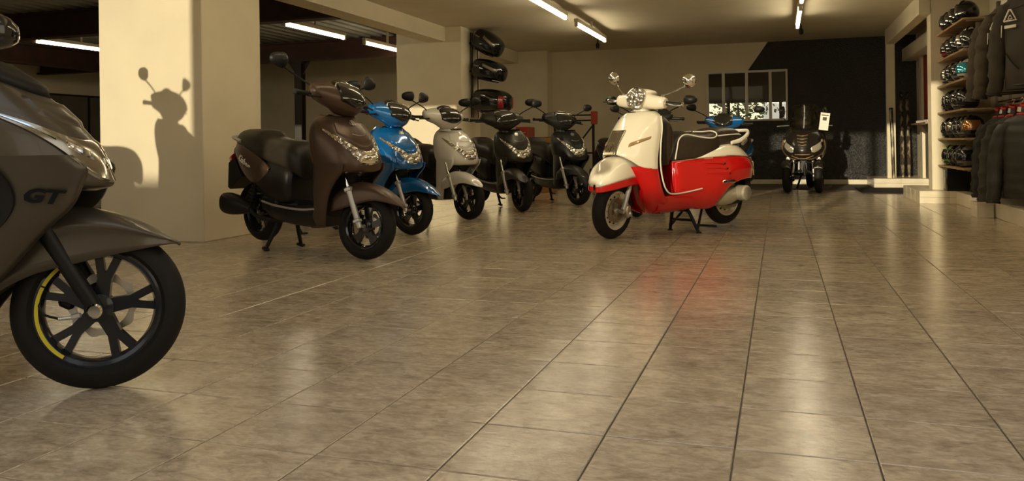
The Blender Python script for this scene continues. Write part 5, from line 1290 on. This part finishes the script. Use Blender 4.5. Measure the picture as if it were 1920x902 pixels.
# counter ledge with leaflets in the alcove opening
led = empty('counter_ledge', (2.13, 13.9, 1.003)); tag(led, 'thin wooden counter ledge jutting from the alcove opening', 'ledge')
WOODL = noise_col('pale_wood', (.36, .25, .14), (.28, .19, .10), 6, .5, stretch=(1, 8, 1))
MB().bx(-.10, .20, -.68, .68, 0, .028, .004).build('ledge_board', WOODL, led)
for y in (-.4, .4): MB().prism([(0, 0), (.10, 0), (.10, -.14)], .02, lambda a, b, t, y=y: (a, y + t, b)).build('ledge_bracket', BATTEN, led)
for k, (y, lab) in enumerate(((13.45, 'small white leaflet stack on the alcove ledge, nearer one'), (14.05, 'small white leaflet stack on the alcove ledge, farther one'))):
    p = empty('leaflet_stack', (2.12, y, 1.032), (0, 0, rad(10 + 12 * k))); tag(p, lab, 'leaflets')
    MB().bx(-.055, .055, -.09, .09, 0, .035, .002).build('sheets', PAPER, p)
    MB().bx(-.05, .05, -.07, .07, .0352, .037).build('cover_print', mat('grey_print', (.45, .42, .36), .6), p)
# ---------------------------------------------------------------- helmet wall
WOOD = noise_col('oak_shelf_board', (.44, .29, .14), (.34, .21, .10), 5, .45, stretch=(6, 1, 1))
SHELF_Z = [2.06, 1.735, 1.42, 1.10, .785, .46]
ORD = ['topmost', 'second', 'third', 'fourth', 'fifth', 'lowest']
for k, z in enumerate(SHELF_Z):
    y0 = 9.68
    sh_ = empty('shelf', (2.05, 11.19, z)); tag(sh_, f'pale wooden helmet shelf, {ORD[k]} of six on the right wall', 'shelf', 'helmet shelves')
    MB().bx(-.195, .385, y0 - 11.19, 0, -.022, 0, .003).build('shelf_board', WOOD, sh_)
    for y in (-.3, -.9, -1.45): MB().bx(-.15, .385, y - .012, y + .012, -.034, -.022).build('shelf_bracket', ALU, sh_)
for y in (10.86, 10.26, 9.70): struct(MB().bx(XR - .03, XR, y - .02, y + .02, .3, 2.3), 'trim_7', BATTEN)

def graphic(name, c1, c2, scale, at=.55, rough=.18):
    m = noise_col(name, c1, c2, scale, rough, 2, lo=at, hi=at + .03, coat=.6)
    return m
H_BLK = mat('helmet_black', (.012, .012, .012), .16, coat=.6); H_MBLK = mat('helmet_matt_black', (.018, .017, .016), .5)
H_RED = mat('helmet_red', (.42, .018, .012), .2, coat=.6); H_DRED = graphic('helmet_dark_red_graphic', (.014, .012, .012), (.20, .015, .012), 9, .52)
H_WG = graphic('helmet_white_graphic', (.016, .015, .014), (.62, .58, .50), 11, .53); H_GG = graphic('helmet_grey_graphic', (.03, .028, .026), (.30, .28, .25), 9, .5)
H_GRN = graphic('helmet_green_graphic', (.03, .34, .05), (.42, .50, .05), 10, .52); H_GRY = mat('helmet_grey', (.20, .19, .17), .22, coat=.6); H_BLUE = graphic('helmet_blue_graphic', (.016, .015, .02), (.10, .12, .22), 9, .5)
H_WHT = mat('helmet_white', (.66, .62, .54), .18, coat=.6); V_DARK = mat('visor_dark', (.012, .011, .010), .04, coat=1.0); V_SIL = mat('visor_silver', (.55, .50, .42), .08, metal=.9)
V_TURQ = mat('visor_turquoise', (.06, .48, .62), .08, metal=.5, coat=1); V_AMB = mat('visor_amber', (.45, .20, .05), .08, metal=.6, coat=1)
def hpt(az, el, k=1.0):
    ca, sa, ce, se = math.cos(az), math.sin(az), math.cos(el), math.sin(el)
    front = max(0, ca) ** 1.5; low = max(0, -se)
    x = .135 * ca * ce * (1 + .16 * front * low * 1.4) - .006 * (1 - se); y = .112 * sa * ce * (1 - .10 * low); z = .128 * se
    return (x * k, y * k, z * k + .112)
def helmet_meshes():
    d = {}
    els = np.linspace(rad(89.9), rad(-52), 15)
    d['shell'] = MB().grid(np.array([[hpt(a, e) for a in np.linspace(0, 2 * PI, 26, endpoint=False)] for e in els]), cv=True, capu=True).mesh('shell', 60)
    d['visor'] = MB().grid(np.array([[hpt(a, rad(-14) + (rad(34) + rad(14)) * t, 1.035) for a in np.linspace(rad(-72), rad(72), 17)] for t in np.linspace(0, 1, 6)])).mesh('visor', 60)
    mb = MB()
    for e in (-15.5, 35.5): mb.tube([hpt(a, rad(e), 1.03) for a in np.linspace(rad(-74), rad(74), 15)], .0045, 5)
    for s_ in (-1, 1): mb.lathe([(0, 0), (.022, 0), (.022, .008), (0, .010)], o=hpt(s_ * rad(80), rad(10), .99), ax=(0, s_, 0), n=12)
    d['visor_trim'] = mb.mesh('visor_trim', 40)
    mb = MB()
    for s_ in (0,): mb.tube([hpt(s_ * rad(14), rad(44), 1.01), hpt(s_ * rad(18), rad(62), 1.03), hpt(s_ * rad(30), rad(76), 1.0)], .010, 6, res=7)
    d['vent'] = mb.mesh('vent', 40)
    d['chin_vent'] = MB().tube([hpt(a, rad(-34), 1.01) for a in np.linspace(rad(-22), rad(22), 7)], .010, 6).mesh('chin_vent', 40)
    d['neck_roll'] = MB().tube([hpt(a, rad(-52), .97) for a in np.linspace(0, 2 * PI, 25)], .013, 6, caps=False).mesh('neck_roll', 60)
    vs = [np.array(hpt(rad(a), rad(e), 1.055)) for a, e in ((-24, -6), (24, -6), (24, 16), (-24, 16))]
    d['price_tag'] = MB().add(vs, [(0, 1, 2, 3)]).mesh('price_tag')
    vs = [np.array(hpt(rad(a), rad(e), 1.02)) for a, e in ((20, -44), (56, -44), (56, -20), (20, -20))]
    d['chin_tag'] = MB().add(vs, [(0, 1, 2, 3)]).mesh('chin_tag')
    return d
HM = helmet_meshes()
def helmet(loc, rz, shell, visor, tagk, label):
    r = empty('helmet', loc, (0, 0, rz)); tag(r, label, 'helmet', 'helmets on the wall shelves')
    for n, m in (('shell', shell), ('visor', visor), ('visor_trim', SATBLK), ('vent', SATBLK if shell is not H_MBLK else H_GRY), ('neck_roll', SATBLK), ('chin_vent', SATBLK)) + ((('price_tag', PAPER),) if tagk == 1 else (('chin_tag', PAPER),) if tagk == 2 else ()):
        me = HM[n]
        if not me.materials: me.materials.append(m)
        o = bpy.data.objects.new(n, me); COL.objects.link(o); o.parent = r
        o.material_slots[0].link = 'OBJECT'; o.material_slots[0].material = m
    return r
NTH = ['nearest to the pillar', 'second from the pillar', 'third from the pillar', 'fourth from the pillar', 'fifth from the pillar']
rows = [[(H_DRED, V_DARK, 0, 'dark red and black'), (H_BLK, V_DARK, 2, 'black'), (H_WG, V_DARK, 0, 'black and white'), (H_BLK, V_DARK, 0, 'black')],
        [(H_RED, V_DARK, 0, 'red'), (H_GG, V_DARK, 0, 'grey patterned'), (H_BLK, V_DARK, 2, 'black'), (H_GG, V_SIL, 0, 'grey patterned'), (H_WG, V_DARK, 2, 'black and white')],
        [(H_GG, V_SIL, 0, 'grey patterned silver-visored'), (H_WG, V_DARK, 0, 'black and white'), (H_GRY, V_DARK, 0, 'plain grey'), (H_WHT, V_TURQ, 0, 'white turquoise-visored')],
        [(H_DRED, V_DARK, 1, 'tagged dark red and black'), (H_BLK, V_DARK, 1, 'tagged black'), (H_GG, V_DARK, 1, 'tagged grey patterned'), (H_BLK, V_DARK, 0, 'plain black')],
        [(H_BLK, V_DARK, 1, 'tagged black'), (H_BLUE, V_SIL, 0, 'blue-black silver-visored'), (H_BLUE, V_DARK, 1, 'tagged blue-black'), (H_GG, V_DARK, 1, 'tagged grey patterned'), (H_BLK, V_AMB, 1, 'tagged black amber-visored')],
        [(H_GRN, V_DARK, 0, 'green and yellow'), (H_BLK, V_DARK, 1, 'tagged black'), (H_MBLK, V_DARK, 1, 'tagged matt black'), (H_GRY, V_DARK, 0, 'plain grey')]]
for k, row in enumerate(rows):
    for j, (sm, vm, tk, col) in enumerate(row):
        helmet((1.975 + RNG.uniform(-.01, .01), 10.99 - j * .292 + RNG.uniform(-.012, .012), SHELF_Z[k] + .001), PI + rad(46 + RNG.uniform(-10, 10)), sm, vm, tk,
               f'{col} helmet {NTH[j]} on the {ORD[k]} helmet shelf')
wb = empty('white_carton', (2.20, 9.84, SHELF_Z[2] + .001)); tag(wb, 'white helmet carton on the third shelf beside the turquoise visor', 'box')
MB().bx(-.15, .12, -.14, .14, 0, .16, .004).build('carton', PAPER, wb); MB().bx(-.16, .13, -.15, .15, .16, .19, .004).build('lid', PAPER, wb)
bc = empty('narrow_case', (2.02, 11.02, .152)); tag(bc, 'narrow dark upright case under the lowest helmet shelf beside the pillar', 'case')
MB().bx(-.12, .14, -.14, .10, 0, .275, .008).build('case_body', SATBLK, bc); MB().bx(-.125, -.119, -.06, .06, .02, .25, .002).build('grey_front', mat('grey_face', (.20, .19, .17), .4), bc); MB().bx(-.135, -.124, -.10, -.075, .06, .16, .002).build('handle', ALU, bc)

# ---------------------------------------------------------------- jackets on two wall rails
def fabric(name, c, rough=.75):
    m = noise_col(name, c, tuple(k * 1.25 for k in c), 7, rough, 4, bump=.25, bscale=260); return m
J_BRN = fabric('dark_olive_shell_fabric', (.058, .043, .024)); J_BLK = fabric('black_softshell', (.015, .0125, .009)); J_GRY = fabric('charcoal_textile', (.036, .029, .019)); J_DWN = fabric('black_down_nylon', (.024, .021, .016), .38)
RED_LIN = mat('red_collar_lining', (.45, .012, .012), .6); REFL = mat('pale_reflective_print', (.72, .68, .58), .4)
def jacket(loc, rz, sc, body, style, label, seed):
    r = empty('jacket', loc, (0, 0, rz)); r.scale = (sc, sc * .70, sc); tag(r, label, 'jacket', 'jackets on the wall rails')
    rg = np.random.RandomState(seed); ph = rg.uniform(0, 6, 8)
    def fold(g, amp, ax=2):
        g = np.array(g, float)
        for i in range(g.shape[0]):
            for j in range(g.shape[1]):
                x, y, z = g[i, j]
                w = amp * (math.sin(x * 31 + ph[0] + z * 5) * .5 + math.sin(x * 17 - z * 11 + ph[1]) * .6 + math.sin(z * 27 + x * 9 + ph[2]) * .35)
                g[i, j, 1] += w * (1 if y > 0 else -1) * min(1, max(.15, (-z - .05) / .25)); g[i, j, 0] += w * .5
        return g
    st = [(-.085, 0, 0, .085, .060), (-.105, 0, 0, .12, .068), (-.135, 0, 0, .185, .078), (-.175, 0, 0, .222, .090), (-.25, 0, 0, .232, .104), (-.36, 0, 0, .226, .112), (-.50, 0, 0, .218, .108), (-.62, 0, 0, .226, .104), (-.70, 0, 0, .230, .098), (-.725, 0, 0, .222, .088)]
    A = crn(np.array(st), 40); g = []
    for i, (z, cx, cy, hw, hd) in enumerate(A):
        puff = (1 + .085 * abs(math.sin((z + .1) * PI / .085))) if style == 'puffer' else 1
        e = 2.3
        g.append([(hw * puff ** .4 * math.copysign(abs(math.cos(t)) ** (2 / e), math.cos(t)), hd * puff * math.copysign(abs(math.sin(t)) ** (2 / e), math.sin(t)), z) for t in np.linspace(0, 2 * PI, 44, endpoint=False)])
    MB().grid(fold(g, .015 if style != 'puffer' else .004), cv=True).build('torso', body, r, ang=70)
    if style != 'vest':
        for s_ in (-1, 1):
            P = crn(np.array([(s_ * .195, 0, -.165), (s_ * .250, -.01, -.30), (s_ * .275, -.03, -.47), (s_ * (.285 + rg.uniform(-.02, .02)), -.055, -.64), (s_ * .288, -.065, -.76)]), 30)
            R_ = crn(np.array([[.080], [.082], [.070], [.062], [.053]]), 30)[:, 0]; g = []
            for i, (p, q) in enumerate(zip(P, R_)):
                puff = 1 + (.10 * abs(math.sin(i * .55)) if style == 'puffer' else .09 * math.sin(i * 1.15 + ph[3]) + .06 * math.sin(i * 2.2 + ph[4]))
                g.append([(p[0] + q * .82 * puff * math.cos(t), p[1] + q * puff * math.sin(t) * 1.05, p[2] + .02 * math.sin(t * 2 + ph[5]) * .3) for t in np.linspace(0, 2 * PI, 20, endpoint=False)])
            sl = MB().grid(np.array(g), cv=True, capu=True).build('sleeve', body, r, ang=70)
            MB().tube([tuple(P[-2]), tuple(P[-1])], .056, 14).build('cuff', SATBLK, sl)
    cz = [[(k * .088 * math.cos(t), k * .066 * math.sin(t) * 1.0, -.09 + h - .018 * max(0, -math.sin(t))) for t in np.linspace(rad(-75), rad(255), 26)] for k, h in ((1.06, -.012), (1.0, .03), (.97, .062))]
    MB().grid(np.array(cz)).build('collar', body, r, solid=.006)
    if style in ('red', 'puffer'):
        cz = [[(k * .081 * math.cos(t), k * .060 * math.sin(t), -.09 + h - .018 * max(0, -math.sin(t))) for t in np.linspace(rad(-75), rad(255), 26)] for k, h in ((.98, -.02), (.97, .066), (1.07, .070))]
        MB().grid(np.array(cz)).build('collar_lining', RED_LIN, r, solid=.002)
        MB().tube([(.05, -.075, -.10), (.035, -.095, -.20)], .006, 6).build('collar_lining', RED_LIN, r)
    if style in ('red', 'puffer', 'bar'):
        MB().tube([(1.0 * .088 * math.cos(t), 1.0 * .066 * math.sin(t), -.028 - .018 * max(0, -math.sin(t))) for t in np.linspace(rad(-75), rad(255), 26)], .011, 6).build('collar_piping', RED_LIN, r)
        MB().tube([(.115 * math.cos(t), .078 * math.sin(t), -.102) for t in np.linspace(rad(-75), rad(255), 26)], .009, 6).build('collar_piping', RED_LIN, r)
    if style != 'puffer':
        for s_ in (-1, 1):
            MB().tube([(s_ * .07, -.117, -.60), (s_ * .12, -.118, -.55), (s_ * .165, -.108, -.49)], .0045, 5, res=8).build('pocket_zip', SATBLK, r)
            MB().tube([(s_ * .02, -.100, -.185), (s_ * .10, -.104, -.20), (s_ * .19, -.078, -.185)], .0035, 5, res=8).build('yoke_seam', SATBLK, r)
        MB().tube([(.226 * math.cos(t), .100 * math.sin(t), -.700) for t in np.linspace(0, 2 * PI, 30)], .006, 5).build('hem_band', SATBLK, r)
    zp = MB().tube([(0.0, -.074, -.11), (0.004, -.112, -.28), (-.004, -.118, -.45), (0, -.108, -.70)], .005, 6, res=16); zp.build('zip', SATBLK if style != 'olive' else ALU, r)
    if style in ('olive', 'red'):
        # triangular outline badge with a bar under it, on the wearer's right chest
        tri_ = [(-.045, -.03), (.045, -.03), (.006, .042), (-.006, .042)]; lg = MB()
        lg.tube([(-.125 + a, -.121, -.25 + b) for a, b in tri_ + tri_[:1]], .006, 6); lg.tube([(-.125 + a * .35, -.121, -.258 + b * .35) for a, b in tri_ + tri_[:1]], .003, 5)
        lg.box((-.125, -.120, -.318), (.085, .006, .020), None, .002)
        lg.build('chest_badge', REFL, r)
        lg2 = MB().add([(-.205, -.098, -.30), (-.197, -.100, -.30), (-.20, -.104, -.38), (-.207, -.100, -.38)], [(0, 1, 2, 3)]); lg2.build('reflective_strip', REFL, r, solid=.003)
    if style == 'bar': MB().box((-.13, -.118, -.29), (.10, .006, .024), (0, rad(-8), 0), .002).build('chest_badge', REFL, r)
    hg = MB().tube([(0, 0, -.055), (0, 0, -.01), (.012, 0, .016), (0, 0, .030), (-.012, 0, .018)], .0035, 6, res=14); hg.tube([(-.19, 0, -.15), (-.06, 0, -.075), (0, 0, -.058), (.06, 0, -.075), (.19, 0, -.15)], .008, 6, res=16)
    hg.build('hanger', mat('pale_hanger', (.62, .58, .48), .4), r)
    MB().box((.03, -.085, -.06), (.05, .002, .04), (rad(-25), 0, rad(10)), .0).build('price_ticket', PAPER, r)
    return r
def rail(y0, y1, x, z, lab):
    r = empty('clothes_rail', (x, (y0 + y1) / 2, z)); tag(r, lab, 'rail', 'clothes rails')
    L = (y1 - y0) / 2; MB().cyl((0, -L, 0), (0, L, 0), .013, 12).build('rail_tube', CHROME, r)
    for y in (-L + .1, L - .1): MB().tube([(0, y, 0), (XR - .01 - x, y, .0)], .011, 8).build('rail_arm', CHROME, r); MB().bx(XR - .03 - x, XR - .005 - x, y - .02, y + .02, -.05, .05, .003).build('wall_plate', BATTEN, r)
    return r
rail(7.5, 9.62, 2.17, 2.235, 'chrome clothes rail high on the right wall carrying the olive jackets')
rail(7.5, 9.62, 2.17, 1.150, 'chrome clothes rail at waist height carrying the black jackets')
TW = rad(-52)
for (x, y, z, rz, sc, m, st, lab, sd) in (
        (2.17, 9.25, 2.200, TW - .1, 1.36, J_BRN, 'plain', 'dark olive jacket at the far end of the high rail beside the shelves', 1),
        (2.17, 8.75, 2.200, TW + .05, 1.36, J_BRN, 'olive', 'dark olive jacket with pale triangle badge, second from the far end of the high rail', 2),
        (2.15, 8.18, 2.200, TW - .02, 1.36, J_GRY, 'olive', 'dark grey jacket with pale triangle badge, nearest on the high rail', 3),
        (2.17, 9.37, 1.115, TW - .12, 1.18, J_BLK, 'red', 'black jacket with red collar lining at the far end of the low rail', 4),
        (2.15, 9.0, 1.115, TW + .02, 1.22, J_BLK, 'bar', 'black jacket with plain pale chest bar, second from far end of the low rail', 5),
        (2.14, 8.64, 1.115, TW + .05, 1.24, J_GRY, 'red', 'charcoal jacket with triangle badge and red lining, third along the low rail', 6),
        (2.13, 8.24, 1.115, TW + .1, 1.22, J_DWN, 'puffer', 'quilted black down jacket with red collar, nearest on the low rail', 7)):
    jacket((x, y, z), rz, sc, m, st, lab, sd)
cb = empty('floor_carton', (1.90, 9.12, 0), (0, 0, rad(2))); tag(cb, 'small cream carton on the floor beneath the black jackets', 'box')
MB().bx(-.075, .075, -.12, .12, 0, .125, .003).build('carton', CREAM_TILE, cb); MB().bx(-.078, .078, -.123, .123, .125, .150, .003).build('lid', CREAM_TILE, cb)
